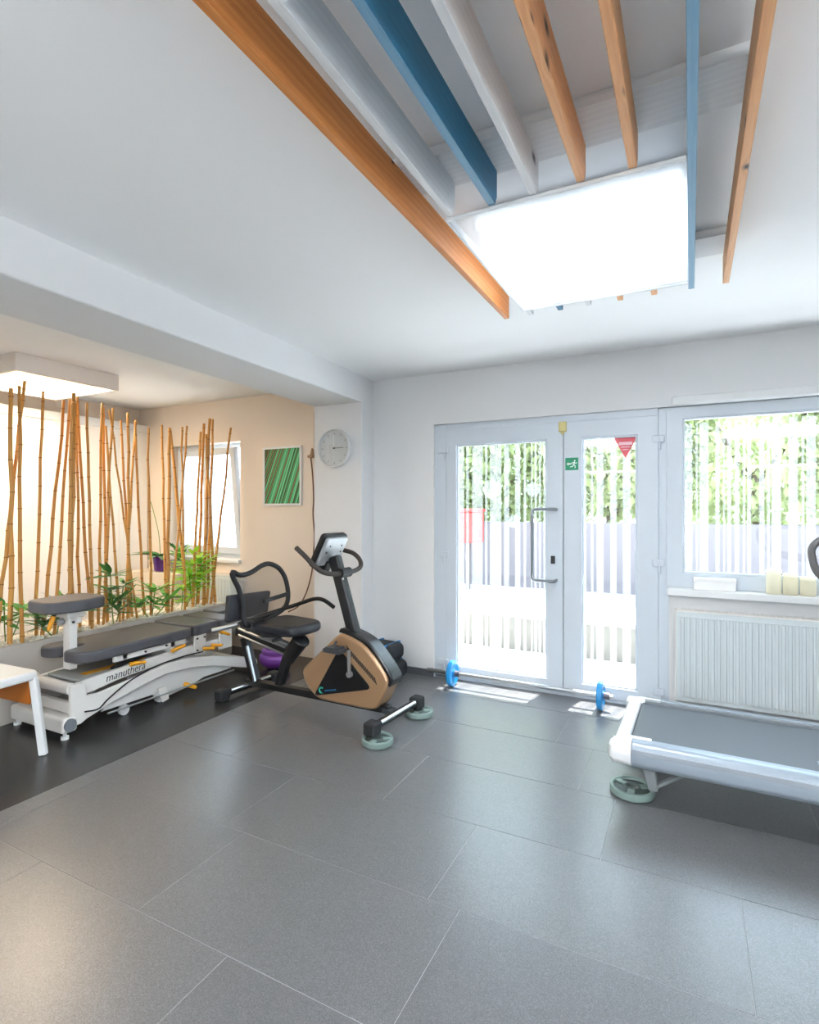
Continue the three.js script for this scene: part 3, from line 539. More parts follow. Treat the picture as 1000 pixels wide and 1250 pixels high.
// ------------------------------------------------------------------ treatment table
{
  const t = thing('treatment_table', 'long white treatment table with grey padded sections beside the bamboo', 'treatment table', [0, 0, 0]);
  const XN = -3.35, XF = -3.86;                          // near and far side of the frame
  // cushions: plan outline (x, -z), thickness in y
  const pad = (pts, y0, y1, r = 0.04) => ext(roundPoly(pts.map(([x, z]) => [x, -z]), r), y1 - y0, 0.016, 4, 8).rotateX(-Math.PI / 2).translate(0, y0, 0);
  M('main_cushion', pad([[-3.82, -2.93], [-3.82, -2.13], [-3.775, -2.07], [-3.665, -2.10], [-3.625, -2.22], [-3.60, -2.26], [-3.565, -2.22], [-3.53, -2.07], [-3.40, -2.08], [-3.345, -2.15], [-3.345, -2.93]], 0.428, 0.502, 0.035), leather, t);
  M('hip_cushion', pad([[-3.83, -3.20], [-3.83, -2.96], [-3.36, -2.96], [-3.36, -3.20]], 0.425, 0.508, 0.03), leather, t);
  M('leg_cushion', pad([[-3.82, -3.42], [-3.82, -3.225], [-3.36, -3.225], [-3.36, -3.42]], 0.435, 0.508, 0.03), leather, t);
  M('foot_cushion', pad([[-3.83, -3.72], [-3.83, -3.445], [-3.62, -3.445], [-3.62, -3.72]], 0.44, 0.512, 0.03), leather, t);
  M('foot_cushion', pad([[-3.58, -3.72], [-3.58, -3.445], [-3.37, -3.445], [-3.37, -3.72]], 0.44, 0.512, 0.03), leather, t);
  M('head_cushion', pad([[-3.76, -2.36], [-3.80, -2.16], [-3.76, -1.97], [-3.50, -1.97], [-3.44, -2.16], [-3.50, -2.36]], 0.742, 0.818, 0.07), leather, t);
  const hp = M('head_post', [rbox(-3.63, -3.555, 0.36, 0.70, -2.185, -2.135, 0.006), rbox(-3.66, -3.525, 0.70, 0.742, -2.22, -2.10, 0.006), rbox(-3.64, -3.62, 0.655, 0.72, -2.205, -2.12, 0.003), rbox(-3.565, -3.545, 0.655, 0.72, -2.205, -2.12, 0.003)], whiteMetal, t);
  for (const [x, y, z] of [[-3.543, 0.705, -2.13], [-3.543, 0.705, -2.19], [-3.543, 0.668, -2.15]]) M('bolt', cyl(0.008, 0.012, 12).rotateZ(Math.PI / 2).translate(x, y, z), darkGrey, hp);
  M('clamp_knob', cyl(0.02, 0.03, 16).rotateX(Math.PI / 2).translate(-3.60, 0.672, -2.105), std('#9a9ea3', 0.4), hp);
  const lever = (a, b, r = 0.015) => M('lever', [rod(a, b, r, 12, r * 0.75), new THREE.SphereGeometry(r * 0.78, 10, 8).translate(...b)], yellow, t);
  lever([-3.60, 0.715, -2.06], [-3.60, 0.64, -2.03], 0.016);
  M('lever_arm', rod([-3.60, 0.745, -2.08], [-3.60, 0.71, -2.058], 0.009), black, t);
  // arched side frames: profile (-z, y)
  const prof = [[2.02, 0.07], [2.02, 0.315], [2.10, 0.318], [2.12, 0.235], [2.20, 0.225], [2.43, 0.25], [2.69, 0.284], [2.90, 0.280], [3.14, 0.238], [3.40, 0.17], [3.55, 0.125], [3.62, 0.10], [3.62, 0.04], [3.50, 0.052], [3.14, 0.158], [2.90, 0.205], [2.69, 0.213], [2.49, 0.182], [2.28, 0.136], [2.12, 0.09], [2.08, 0.07]];
  const side = (x) => ext(poly(prof), 0.03, 0.006, 2).rotateY(Math.PI / 2).translate(x, 0, 0);
  M('side_frame', side(XN - 0.03), whiteMetal, t); M('side_frame', side(XF), whiteMetal, t);
  const skirt = ext(poly([[2.28, 0.134], [2.49, 0.178], [2.69, 0.208], [2.90, 0.20], [3.10, 0.165], [3.38, 0.10], [3.36, 0.078], [3.08, 0.082], [2.95, 0.05], [2.72, 0.03], [2.66, 0.03], [2.62, 0.08], [2.24, 0.085]]), 0.012, 0.002, 1).rotateY(Math.PI / 2).translate(XN - 0.055, 0, 0);
  M('side_skirt', skirt, std('#dcdcda', 0.4), t);
  // upper beam under the cushion that carries the maker's lettering
  M('lifting_beam', ext(poly([[2.05, 0.22], [2.05, 0.31], [2.20, 0.322], [2.40, 0.335], [2.60, 0.345], [2.85, 0.35], [3.30, 0.35], [3.30, 0.30], [2.60, 0.275], [2.35, 0.26], [2.20, 0.235]]), 0.03, 0.005, 2).rotateY(Math.PI / 2).translate(XN - 0.075, 0, 0), whiteMetal, t);
  M('lifting_beam', ext(poly([[2.05, 0.22], [2.05, 0.31], [2.40, 0.335], [2.85, 0.35], [3.30, 0.35], [3.30, 0.30], [2.60, 0.275], [2.20, 0.235]]), 0.03, 0.005, 2).rotateY(Math.PI / 2).translate(XF + 0.06, 0, 0), whiteMetal, t);
  const txt = new TextGeometry('manuthera', { font, size: 0.042, depth: 0.0015, curveSegments: 4 });
  txt.applyMatrix4(new THREE.Matrix4().makeShear(0, 0, 0.22, 0, 0, 0)).rotateZ(0.05).rotateY(Math.PI / 2).translate(XN - 0.0445, 0.268, -2.27);
  M('lettering', txt, std('#2b2d33', 0.5), t);
  // tray and grey floor plate between the beams
  M('inner_tray', [rbox(XF + 0.09, XN - 0.08, 0.30, 0.318, -2.75, -2.12, 0.004)], std('#b9bab6', 0.5), t);
  M('tray_stripe', rbox(XF + 0.30, XF + 0.36, 0.318, 0.321, -2.65, -2.2, 0.001), yellow, t);
  // head end: round cross tubes, end plates, base bar and feet
  M('cross_tube', rod([XF + 0.01, 0.29, -2.045], [XN - 0.03, 0.29, -2.045], 0.036, 20), whiteMetal, t);
  M('end_panel', rbox(XF + 0.02, XN - 0.03, 0.14, 0.21, -2.06, -2.03, 0.006), whiteMetal, t);
  M('base_bar', [rbox(-3.915, XN + 0.005, 0.04, 0.135, -2.06, -1.965, 0.02, 4)], whiteMetal, t);
  M('base_bar', [rbox(-3.915, XN + 0.005, 0.03, 0.10, -3.64, -3.56, 0.03, 4)], whiteMetal, t);
  M('bar_end_cap', cyl(0.036, 0.014, 24).rotateZ(Math.PI / 2).scale(1, 1.1, 1).translate(XN + 0.008, 0.088, -2.01), std('#7d848c', 0.45), t);
  for (const [x, z] of [[XN - 0.03, -2.0], [-3.89, -2.0], [XN - 0.03, -3.6], [-3.89, -3.6]]) M('foot', [rod([x, 0.0, z], [x, 0.018, z], 0.022, 18), rod([x, 0.016, z], [x, 0.07, z], 0.01)], whitePlastic, t);
  // rod along the side, wheels, brackets
  M('lift_rod', rod([XN + 0.004, 0.078, -2.25], [XN + 0.004, 0.072, -3.35], 0.007), steel, t);
  for (const [x, z] of [[XN - 0.075, -2.42], [XN - 0.075, -2.70], [XF + 0.10, -2.42], [XF + 0.10, -2.70]]) M('wheel', [cyl(0.036, 0.022, 24).rotateZ(Math.PI / 2).translate(x, 0.036, z), rbox(x - 0.016, x + 0.016, 0.036, 0.15, z - 0.008, z + 0.008, 0.003)], whitePlastic, t);
  const hinge = ext(roundPoly([[2.62, 0.13], [2.69, 0.13], [2.72, 0.03], [2.66, 0.02]], 0.01), 0.008, 0.002, 1).rotateY(Math.PI / 2).translate(XN, 0, 0);
  M('wheel_bracket', hinge, whiteMetal, t);
  M('upright_plate', [rbox(XN - 0.05, XN - 0.03, 0.27, 0.425, -3.09, -2.98, 0.004), rbox(XF + 0.03, XF + 0.05, 0.27, 0.425, -3.09, -2.98, 0.004), rbox(XF + 0.05, XN - 0.05, 0.36, 0.40, -3.07, -3.03, 0.004)], whiteMetal, t);
  M('upright_plate', [rbox(XN - 0.05, XN - 0.03, 0.26, 0.435, -3.36, -3.23, 0.004), rbox(XF + 0.03, XF + 0.05, 0.26, 0.435, -3.36, -3.23, 0.004), rbox(XF + 0.05, XN - 0.05, 0.36, 0.40, -3.33, -3.29, 0.004)], whiteMetal, t);
  M('cushion_rail', [rbox(XN - 0.05, XN - 0.03, 0.385, 0.43, -2.9, -2.32, 0.004), rbox(XF + 0.05, XF + 0.07, 0.385, 0.43, -2.9, -2.2, 0.004), rbox(XF + 0.05, XN - 0.03, 0.39, 0.425, -2.42, -2.38, 0.004), rbox(XF + 0.05, XN - 0.03, 0.35, 0.425, -2.8, -2.76, 0.004)], whiteMetal, t);
  for (const [y, z] of [[0.405, -2.55], [0.41, -2.72], [0.40, -3.0], [0.40, -3.07], [0.31, -3.0], [0.31, -3.06], [0.39, -3.25], [0.30, -3.25]]) M('bolt', cyl(0.007, 0.012, 10).rotateZ(Math.PI / 2).translate(XN - 0.026, y, z), darkGrey, t);
  M('black_spring', rod([XN - 0.1, 0.33, -2.35], [XN - 0.1, 0.405, -2.85], 0.014), black, t);
  M('side_cable', tube([[XN + 0.006, 0.14, -2.10], [XN + 0.006, 0.13, -2.19], [XN + 0.006, 0.175, -2.26], [XN + 0.006, 0.25, -2.42], [XN + 0.004, 0.292, -2.62], [XN - 0.01, 0.30, -2.85], [XN - 0.02, 0.29, -3.05]], 0.005, 50, 8), black, t);
  lever([XN + 0.0, 0.355, -2.41], [XN + 0.03, 0.352, -2.50]);
  lever([XN + 0.0, 0.365, -2.74], [XN + 0.03, 0.392, -2.83]);
  lever([XN - 0.01, 0.315, -3.04], [XN + 0.04, 0.312, -3.10]);
  lever([XN - 0.01, 0.325, -3.12], [XN + 0.04, 0.318, -3.18]);
  lever([XN + 0.0, 0.42, -3.20], [XN + 0.03, 0.385, -3.27]);
  lever([XN - 0.05, 0.075, -2.90], [XN + 0.03, 0.055, -2.93], 0.018);
}

// white stool in the left corner
{
  const s = thing('plastic_stool', 'white plastic stool with splayed legs at the left picture edge', 'stool', [-3.575, 0, -1.60], 0.06);
  M('seat', ext(roundPoly([[-0.285, -0.20], [0.285, -0.20], [0.285, 0.20], [-0.285, 0.20]], 0.05), 0.05, 0.016, 4, 8).rotateX(-Math.PI / 2).translate(0, 0.43, 0), whitePlastic, s);
  for (const [a, b] of [[1, 1], [-1, 1], [1, -1], [-1, -1]]) M('leg', bar([a * 0.262, 0.445, b * 0.175], [a * 0.312, 0.0, b * 0.20], 0.034, 0.042, 0.008), whitePlastic, s);
  const ap = M('under_panel', rbox(-0.25, 0.25, 0.29, 0.43, -0.172, -0.155, 0.004), std('#b9681b', 0.5), s);
  ap.userData.label = 'orange brown panel under the seat';
}

// ------------------------------------------------------------------ recumbent exercise bike (local x runs to the front, z towards the room)
{
  const b = thing('exercise_bike', 'recumbent exercise bike with gold housing and black mesh backrest', 'exercise bike', [-3.02, 0, -3.19], -0.0813);
  const gold = phy('#b08c68', 0.34, { metalness: 0.35, clearcoat: 0.4, clearcoatRoughness: 0.3 });
  const prof = [[0.945, 0.575], [0.604, 0.275], [0.622, 0.21], [0.66, 0.155], [0.75, 0.092], [1.03, 0.096], [1.20, 0.104], [1.25, 0.122], [1.33, 0.285], [1.335, 0.325], [1.25, 0.425], [1.145, 0.515], [1.02, 0.558]];
  const hs = M('housing', ext(roundPoly(prof, 0.05), 0.16, 0.022, 4, 8).translate(0, 0, -0.08), gold, b);
  const cap = [[0.925, 0.57], [1.02, 0.55], [1.14, 0.508], [1.24, 0.425], [1.325, 0.33], [1.325, 0.27], [1.345, 0.285], [1.352, 0.335], [1.268, 0.442], [1.16, 0.537], [1.03, 0.583], [0.94, 0.597]];
  M('top_cover', ext(poly(cap, true), 0.125, 0.014, 4, 40).translate(0, 0, -0.0625), blackGloss, b);
  const tri = M('side_panel', ext(roundPoly([[0.945, 0.47], [0.722, 0.112], [1.215, 0.243]], 0.05), 0.008, 0.003, 2, 8).translate(0, 0, 0.078), std('#0c0d10', 0.35), b);
  M('logo_swirl', new THREE.TorusGeometry(0.018, 0.006, 8, 20, 4.6).rotateZ(0.8).translate(0.795, 0.165, 0.0865), std('#22b39a', 0.4), tri);
  M('logo_line', [0, 1, 2, 3, 4, 5, 6, 7].map(i => box(0.825 + i * 0.0125, 0.833 + i * 0.0125, 0.163 + i * 0.003, 0.172 + i * 0.003, 0.0855, 0.087)), std('#2f7fb8', 0.4), tri);
  for (let i = 0; i < 17; i++) { const f = i / 16, v = M('vent_slot', rbox(-0.0035, 0.0035, -0.024, 0.024, 0, 0.003, 0.001, 1), black, hs); v.position.set(1.015 + f * 0.225, 0.472 - f * 0.172, 0.0785); v.rotation.z = 0.35; }
  // crank and pedal
  M('crank_arm', [bar([1.045, 0.315, 0.10], [1.045, 0.475, 0.105], 0.018, 0.024, 0.005), cyl(0.02, 0.05, 16).rotateX(Math.PI / 2).translate(1.045, 0.315, 0.085)], steel, b);
  M('pedal', [rbox(0.90, 1.04, 0.462, 0.49, 0.115, 0.20, 0.008), rbox(0.92, 1.02, 0.488, 0.50, 0.115, 0.20, 0.004), tube([[0.93, 0.49, 0.12], [0.96, 0.525, 0.13], [0.99, 0.525, 0.18], [1.01, 0.49, 0.195]], 0.008, 16, 6)], darkGrey, b);
  M('pedal', [rbox(0.93, 1.07, 0.15, 0.178, -0.20, -0.115, 0.008), rbox(1.03, 1.055, 0.15, 0.32, -0.105, -0.095, 0.004)], darkGrey, b);
  // main rail, stabilisers
  M('base_rail', bar([-0.02, 0.068, 0], [1.30, 0.105, 0], 0.06, 0.05, 0.008), black, b);
  const stab = (s, y, z0, z1, n) => { const g = M('stabiliser', [rod([s, y, z0], [s, y, z1], 0.026, 18)], black, b); M('chrome_strip', rod([s + 0.018, y + 0.014, z0 + 0.06], [s + 0.018, y + 0.014, z1 - 0.06], 0.013, 14), chrome, g); for (const z of [z0, z1]) M('end_cap', rbox(s - 0.042, s + 0.042, y - 0.045, y + 0.038, z - 0.045, z + 0.045, 0.018, 3), rubber, g); return g; };
  stab(0.0, 0.046, -0.25, 0.26); stab(1.345, 0.085, -0.26, 0.26);
  M('front_bracket', bar([1.26, 0.10, 0], [1.35, 0.088, 0], 0.08, 0.03), darkGrey, b);
  M('strut', bar([-0.055, 0.40, 0], [0.06, 0.09, 0], 0.055, 0.062, 0.006), black, b);
  M('strut_trim', bar([0.0, 0.35, 0.03], [0.085, 0.09, 0.03], 0.02, 0.02, 0.004), steel, b);
  M('strut', bar([0.40, 0.33, 0], [0.315, 0.09, 0], 0.055, 0.06, 0.006), black, b);
  M('seat_rail', bar([-0.13, 0.445, 0.0], [0.46, 0.355, 0.0], 0.07, 0.07, 0.012), black, b);
  M('seat_rail_trim', [rod([-0.08, 0.472, 0.04], [0.42, 0.397, 0.04], 0.011), rod([-0.08, 0.425, 0.04], [0.42, 0.34, 0.04], 0.008), rod([0.22, 0.455, 0.03], [0.44, 0.415, 0.03], 0.02)], steel, b);
  M('rail_boot', [rod([0.545, 0.462, 0.02], [0.42, 0.305, 0.02], 0.062, 20, 0.048), new THREE.TorusGeometry(0.058, 0.009, 8, 24).rotateX(Math.PI / 2).rotateZ(-0.67).translate(0.546, 0.463, 0.02)], black, b);
  // seat and backrest
  M('seat_cushion', ext(roundPoly([[0.19, -0.2], [0.60, -0.17], [0.63, 0], [0.60, 0.17], [0.19, 0.2]], 0.1), 0.075, 0.03, 5, 8).rotateX(-Math.PI / 2).translate(0, 0.505, 0), std('#1d2027', 0.42), b);
  M('seat_bracket', [bar([0.2, 0.46, 0.06], [0.48, 0.50, 0.06], 0.03, 0.03), bar([0.2, 0.46, -0.06], [0.48, 0.50, -0.06], 0.03, 0.03), rod([0.42, 0.47, 0.09], [0.42, 0.47, 0.17], 0.012)], darkGrey, b);
  // loop in (z, y), leaning back towards -x with height
  const lean = y => 0.17 - (y - 0.55) * 0.14;
  const loop = [[0.265, 0.945], [0.20, 0.917], [0.10, 0.925], [-0.02, 0.968], [-0.10, 0.972], [-0.19, 0.93], [-0.245, 0.85], [-0.262, 0.74], [-0.24, 0.655], [-0.17, 0.605], [0.0, 0.568], [0.17, 0.55], [0.205, 0.60], [0.20, 0.70], [0.225, 0.82], [0.262, 0.90]];
  M('back_frame', tube(loop.map(([z, y]) => [lean(y), y, z]), 0.019, 120, 10, true), black, b);
  M('back_crossbar', bar([lean(0.72), 0.722, -0.25], [lean(0.70), 0.70, 0.0], 0.022, 0.03), black, b);
  const mesh = new THREE.ShapeGeometry(poly(loop, true), 16);
  { const p = mesh.attributes.position; for (let i = 0; i < p.count; i++) { const z = p.getX(i), y = p.getY(i); p.setXYZ(i, lean(y), y, z); } mesh.computeVertexNormals(); }
  M('back_mesh', mesh, std('#5a5049', 0.9, { side: THREE.DoubleSide, transparent: true, opacity: 0.34 }), b);
  M('lumbar_pad', ext(roundPoly([[-0.10, 0.775], [0.30, 0.79], [0.315, 0.60], [-0.07, 0.615]], 0.015), 0.045, 0.012, 3).rotateY(-Math.PI / 2).translate(0.125, -0.01, 0), std('#23252c', 0.6), b);
  M('back_bracket', [rbox(0.12, 0.2, 0.50, 0.57, -0.14, 0.16, 0.01), rbox(-0.06, 0.14, 0.485, 0.525, -0.05, 0.05, 0.01)], darkGrey, b);
  M('grip_bar', tube([[-0.10, 0.50, 0.27], [0.0, 0.53, 0.18], [0.12, 0.585, 0.0], [0.17, 0.615, -0.17], [0.24, 0.645, -0.26], [0.40, 0.70, -0.28], [0.50, 0.70, -0.28], [0.60, 0.655, -0.28]], 0.0155, 80, 10), black, b);
  M('grip_bar_sleeve', tube([[-0.10, 0.50, 0.27], [0.0, 0.53, 0.18], [0.10, 0.575, 0.03]], 0.0165, 20, 10), steel, b);
  // mast, handlebar, console
  M('mast', bar([1.03, 0.50, 0], [0.838, 1.075, 0], 0.062, 0.09, 0.02), phy('#191c1f', 0.42, { clearcoat: 0.1 }), b);
  M('mast_label', bar([0.94, 0.92, 0.032], [0.932, 0.945, 0.032], 0.004, 0.012, 0.001), whitePlastic, b);
  M('handlebar', tube([[0.72, 1.14, 0.25], [0.80, 1.09, 0.255], [0.87, 1.03, 0.245], [0.91, 0.985, 0.20], [0.925, 0.965, 0.1], [0.925, 0.965, 0], [0.925, 0.965, -0.1], [0.91, 0.985, -0.20], [0.87, 1.03, -0.245], [0.80, 1.075, -0.255], [0.72, 1.10, -0.22]], 0.0165, 100, 10), std('#3b342f', 0.6), b);
  M('handlebar_clamp', [cyl(0.034, 0.1, 18).rotateX(Math.PI / 2).translate(0.925, 0.965, 0), rbox(0.86, 0.94, 0.93, 0.99, -0.03, 0.03, 0.01)], black, b);
  const con = new THREE.Group(); con.name = 'console'; con.position.set(0.79, 1.11, 0); con.rotation.z = -0.50; b.add(con);
  M('console_body', ext(roundPoly([[-0.125, -0.13], [0.125, -0.13], [0.125, 0.13], [-0.125, 0.13]], 0.03), 0.045, 0.012, 3).rotateY(Math.PI / 2).translate(-0.03, 0, 0), black, con);
  M('console_back', ext(roundPoly([[-0.112, -0.10], [0.112, -0.10], [0.112, 0.118], [-0.112, 0.118]], 0.025), 0.03, 0.012, 3).rotateY(Math.PI / 2).translate(0.008, 0, 0), std('#b3b7ba', 0.35, { metalness: 0.4 }), con);
  for (const [y, z] of [[0.06, 0.06], [0.06, -0.06], [0.01, 0.075], [0.01, -0.075]]) M('screw', cyl(0.007, 0.004, 10).rotateZ(Math.PI / 2).translate(0.038, y, z), black, con);
  M('console_foot', [cyl(0.03, 0.12, 16).rotateX(Math.PI / 2).translate(0.0, -0.115, 0), rbox(-0.03, 0.05, -0.16, -0.06, -0.035, 0.035, 0.01)], black, con);
}
// weight plates that level the bike and treadmill
function weightPlate(label, pos, R, col = '#7f948f') {
  const p = thing('weight_plate', label, 'weight plate', pos, 0, 'grey weight plates under machine feet');
  const m = std(col, 0.42);
  M('plate_rim', new THREE.LatheGeometry([[R * 0.80, 0.0], [R * 0.98, 0.002], [R, 0.01], [R, 0.03], [R * 0.97, 0.038], [R * 0.86, 0.038], [R * 0.80, 0.03], [R * 0.80, 0.0]].map(q => new THREE.Vector2(...q)), 40), m, p);
  M('plate_web', new THREE.LatheGeometry([[0.016, 0.006], [R * 0.82, 0.006], [R * 0.82, 0.026], [R * 0.42, 0.026], [R * 0.36, 0.036], [0.016, 0.036], [0.016, 0.006]].map(q => new THREE.Vector2(...q)), 40), std('#4b5754', 0.5), p);
  M('spoke', [0, 1, 2].map(k => rbox(R * 0.3, R * 0.84, 0.024, 0.036, -0.016, 0.016, 0.004).rotateY(k * 2.094 + 0.5)), m, p);
}
weightPlate('grey green weight plate under the near front foot of the bike', [-1.66, 0, -2.815], 0.095);
weightPlate('grey green weight plate under the far front foot of the bike', [-1.638, 0, -3.335], 0.095);

// purple mat roll and stacked bags behind the bike
{
  const p = thing('purple_ball', 'deflated purple exercise ball on the floor behind the bike', 'exercise ball', [-3.25, 0, -3.74]);
  M('ball_body', new THREE.SphereGeometry(0.15, 32, 20).scale(1, 0.52, 0.8).translate(0, 0.078, 0), phy('#7a3aa0', 0.4, { sheen: 0.2 }), p);
  M('fold', [new THREE.TorusGeometry(0.115, 0.02, 10, 40).rotateX(Math.PI / 2).scale(1.1, 1, 0.85).translate(0, 0.105, 0), new THREE.TorusGeometry(0.06, 0.018, 10, 32).rotateX(Math.PI / 2).scale(1.3, 1, 0.9).translate(-0.03, 0.15, 0.01)], std('#a468c8', 0.45), p);
}
const bagMat = std('#24282d', 0.7), bagBlue = std('#1e7fc0', 0.5);
[[0, 0.0, 'black and blue weight bag at the bottom of the stack behind the bike', -2.27, 0.02], [1, 0.142, 'black weight bag with blue straps on top of the stack behind the bike', -2.285, -0.1]].forEach(([k, y, label, x, a]) => {
  const g = thing('weight_bag', label, 'bag', [x, y, -3.98], a, 'bags stacked behind the bike');
  M('bag_body', new RoundedBoxGeometry(0.33 - k * 0.04, 0.142, 0.24, 5, 0.055).translate(0, 0.071, 0), bagMat, g);
  for (const s of [0.09 - k * 0.01, -0.09]) M('strap', new RoundedBoxGeometry(0.026, 0.146, 0.247, 4, 0.014).translate(s, 0.071, 0), bagBlue, g);
  M('carry_handle', tube([[-0.07, 0.06, 0.12], [-0.05, 0.10, 0.14], [0.03, 0.10, 0.14], [0.05, 0.06, 0.12]], 0.009, 24, 8), bagMat, g);
});
// ------------------------------------------------------------------ barbell with blue plates in front of the door
{
  const b = thing('barbell', 'long steel barbell with small blue plates lying along the door', 'barbell', [0, 0.101, -4.0]);
  M('bar', rod([-1.87, 0, 0.0], [-0.475, 0, 0.0], 0.0145, 18), steel, b);
  M('sleeve', rod([-1.89, 0, 0], [-1.70, 0, 0], 0.0175, 18), std('#8e9295', 0.3, { metalness: 0.9 }), b);
  for (const [x, s] of [[-1.672, 1], [-0.556, 1]]) {
    const p = M('plate', new THREE.LatheGeometry([[0.016, -0.013], [0.062, -0.013], [0.066, -0.019], [0.094, -0.019], [0.1, -0.013], [0.1, 0.013], [0.094, 0.019], [0.066, 0.019], [0.062, 0.013], [0.016, 0.013]].map(q => new THREE.Vector2(...q)), 40).rotateZ(Math.PI / 2).translate(x, 0, 0), phy('#1f93d6', 0.38, { clearcoat: 0.3 }), b);
    M('plate_hub', rod([x - 0.022, 0, 0], [x + 0.022, 0, 0], 0.034, 20), phy('#1a7fc0', 0.4), p);
    M('collar', [rod([x + 0.022, 0, 0], [x + 0.06, 0, 0], 0.024, 18)], std('#6f6a72', 0.4, { metalness: 0.6 }), b);
  }
}
// ------------------------------------------------------------------ treadmill (its head end lies outside the frame)
{
  const t = thing('treadmill', 'silver treadmill with dark belt in front of the radiator', 'treadmill', [0, 0, 0], -0.02);
  const silver = phy('#9ca8b4', 0.36, { metalness: 0.25, clearcoat: 0.2 }), X0 = -0.30, X1 = 1.45, zn = -2.745, zf = -3.50;
  // near rail profile in (z, y): rounded outer face
  const railProf = [[0.0, 0.205], [0.004, 0.245], [0.0, 0.272], [-0.018, 0.296], [-0.04, 0.303], [-0.085, 0.303], [-0.085, 0.20], [-0.06, 0.185], [-0.02, 0.183]];
  const rail = s => ext(roundPoly(railProf.map(([z, y]) => [s * z, y]), 0.012), X1 - X0, 0.0, 1, 5).rotateY(Math.PI / 2);
  const r1 = M('side_rail', rail(-1).translate(X0, 0, zn), silver, t);
  M('rail_stripe', rbox(X0, X1, 0.253, 0.276, zn - 0.02, zn + 0.0035, 0.003, 1), std('#98a0a9', 0.4), r1);
  const r2 = M('side_rail', rail(1).translate(X0, 0, zf), std('#8d949a', 0.4, { metalness: 0.3 }), t);
  M('rail_edge', rbox(X0, X1, 0.300, 0.307, zf + 0.078, zf + 0.088, 0.002, 1), silver, r2);
  // rear end caps and cross piece
  const capS = (z, s) => { const g = ext(roundPoly(railProf.map(([q, y]) => [s * q, y]), 0.012), 0.085, 0.0, 1, 5).rotateY(Math.PI / 2); const p = g.attributes.position; for (let i = 0; i < p.count; i++) { const f = 1 - Math.min(1, p.getX(i) / 0.085); if (p.getX(i) < 0.04) { p.setZ(i, p.getZ(i) + s * -0.02 * 0); p.setY(i, 0.245 + (p.getY(i) - 0.245) * 0.86); } } g.computeVertexNormals(); return g.translate(X0 - 0.088, 0, z); };
  M('end_cap', [capS(zn, -1), rbox(X0 - 0.105, X0 - 0.06, 0.205, 0.29, zn - 0.08, zn - 0.002, 0.02, 3)], whitePlastic, t);
  M('end_cap', [capS(zf, 1), rbox(X0 - 0.105, X0 - 0.06, 0.205, 0.29, zf + 0.002, zf + 0.08, 0.02, 3)], whitePlastic, t);
  const rc = M('rear_cover', [rbox(X0 - 0.088, X0 - 0.02, 0.21, 0.288, zf + 0.07, zn - 0.07, 0.018, 3)], whitePlastic, t);
  M('cover_recess', rbox(X0 - 0.07, X0 - 0.04, 0.284, 0.2895, zn - 0.30, zn - 0.13, 0.0025, 1), std('#d3d7d9', 0.5), rc);
  for (const z of [zn - 0.075, zf + 0.075]) M('corner_bracket', rbox(X0 - 0.03, X0 + 0.08, 0.296, 0.309, z - 0.012, z + 0.012, 0.004), whitePlastic, t);
  const beltMat = std('#5d6369', 0.5, { bumpMap: plasterBump, bumpScale: 0.0008 });
  M('running_belt', metricUV(rbox(X0 - 0.015, X1 - 0.02, 0.262, 0.284, zf + 0.10, zn - 0.10, 0.010, 3), 4, 4), beltMat, t);
  M('roller', rod([X0 + 0.0, 0.262, zf + 0.09], [X0 + 0.0, 0.262, zn - 0.09], 0.022, 18), darkGrey, t);
  const bt = new TextGeometry('NS', { font: fontBold, size: 0.075, depth: 0.0012, curveSegments: 4 }).rotateX(-Math.PI / 2).translate(0.43, 0.2838, zn - 0.165);
  M('belt_lettering', bt, std('#9aa1a8', 0.6), t);
  M('under_frame', [bar([X0 + 0.02, 0.20, zn - 0.12], [X1 - 0.05, 0.20, zn - 0.12], 0.04, 0.05), bar([X0 + 0.02, 0.20, zf + 0.12], [X1 - 0.05, 0.20, zf + 0.12], 0.04, 0.05), rbox(X0 + 0.05, X1 - 0.05, 0.225, 0.262, zf + 0.09, zn - 0.09, 0.004)], black, t);
  for (const z of [zn - 0.14, zf + 0.14]) {
    M('rear_leg', [ext(roundPoly([[-0.285, 0.205], [-0.215, 0.205], [-0.195, 0.045], [-0.235, 0.042]], 0.008), 0.045, 0.004, 2).translate(0, 0, z - 0.022), bar([-0.215, 0.055, z], [-0.05, 0.17, z], 0.03, 0.016)], std('#83898c', 0.45), t);
  }
  M('front_base', [rbox(X1 - 0.2, X1 - 0.1, 0.0, 0.2, zf + 0.02, zn - 0.02, 0.02)], darkGrey, t);
  M('motor_hood', ext(roundPoly([[1.06, 0.24], [1.10, 0.40], [1.50, 0.44], [1.62, 0.36], [1.62, 0.14], [1.2, 0.12]], 0.06), 0.72, 0.03, 3).translate(0, 0, zf + 0.015), silver, t);
  for (const z of [zn - 0.06, zf + 0.06]) {
    M('upright', bar([1.42, 0.30, z], [1.12, 1.30, z], 0.06, 0.10, 0.02), silver, t);
  }
  for (const z of [-2.80, -3.36]) {
    M('hand_grip', tube([[1.20, 1.30, z], [0.85, 1.275, z], [0.58, 1.262, z], [0.51, 1.245, z], [0.474, 1.205, z], [0.474, 1.155, z], [0.495, 1.085, z], [0.55, 1.04, z], [0.70, 1.01, z], [1.18, 0.95, z]], 0.0175, 100, 12), std('#6b6a6a', 0.55), t);
  }
  M('console', rbox(1.05, 1.13, 1.22, 1.5, zf + 0.06, zn - 0.06, 0.03, 3), darkGrey, t);
}
weightPlate('grey green weight plate under the near treadmill foot', [-0.255, 0, -2.90], 0.104);
weightPlate('grey green weight plate under the far treadmill foot', [-0.268, 0, -3.36], 0.112);

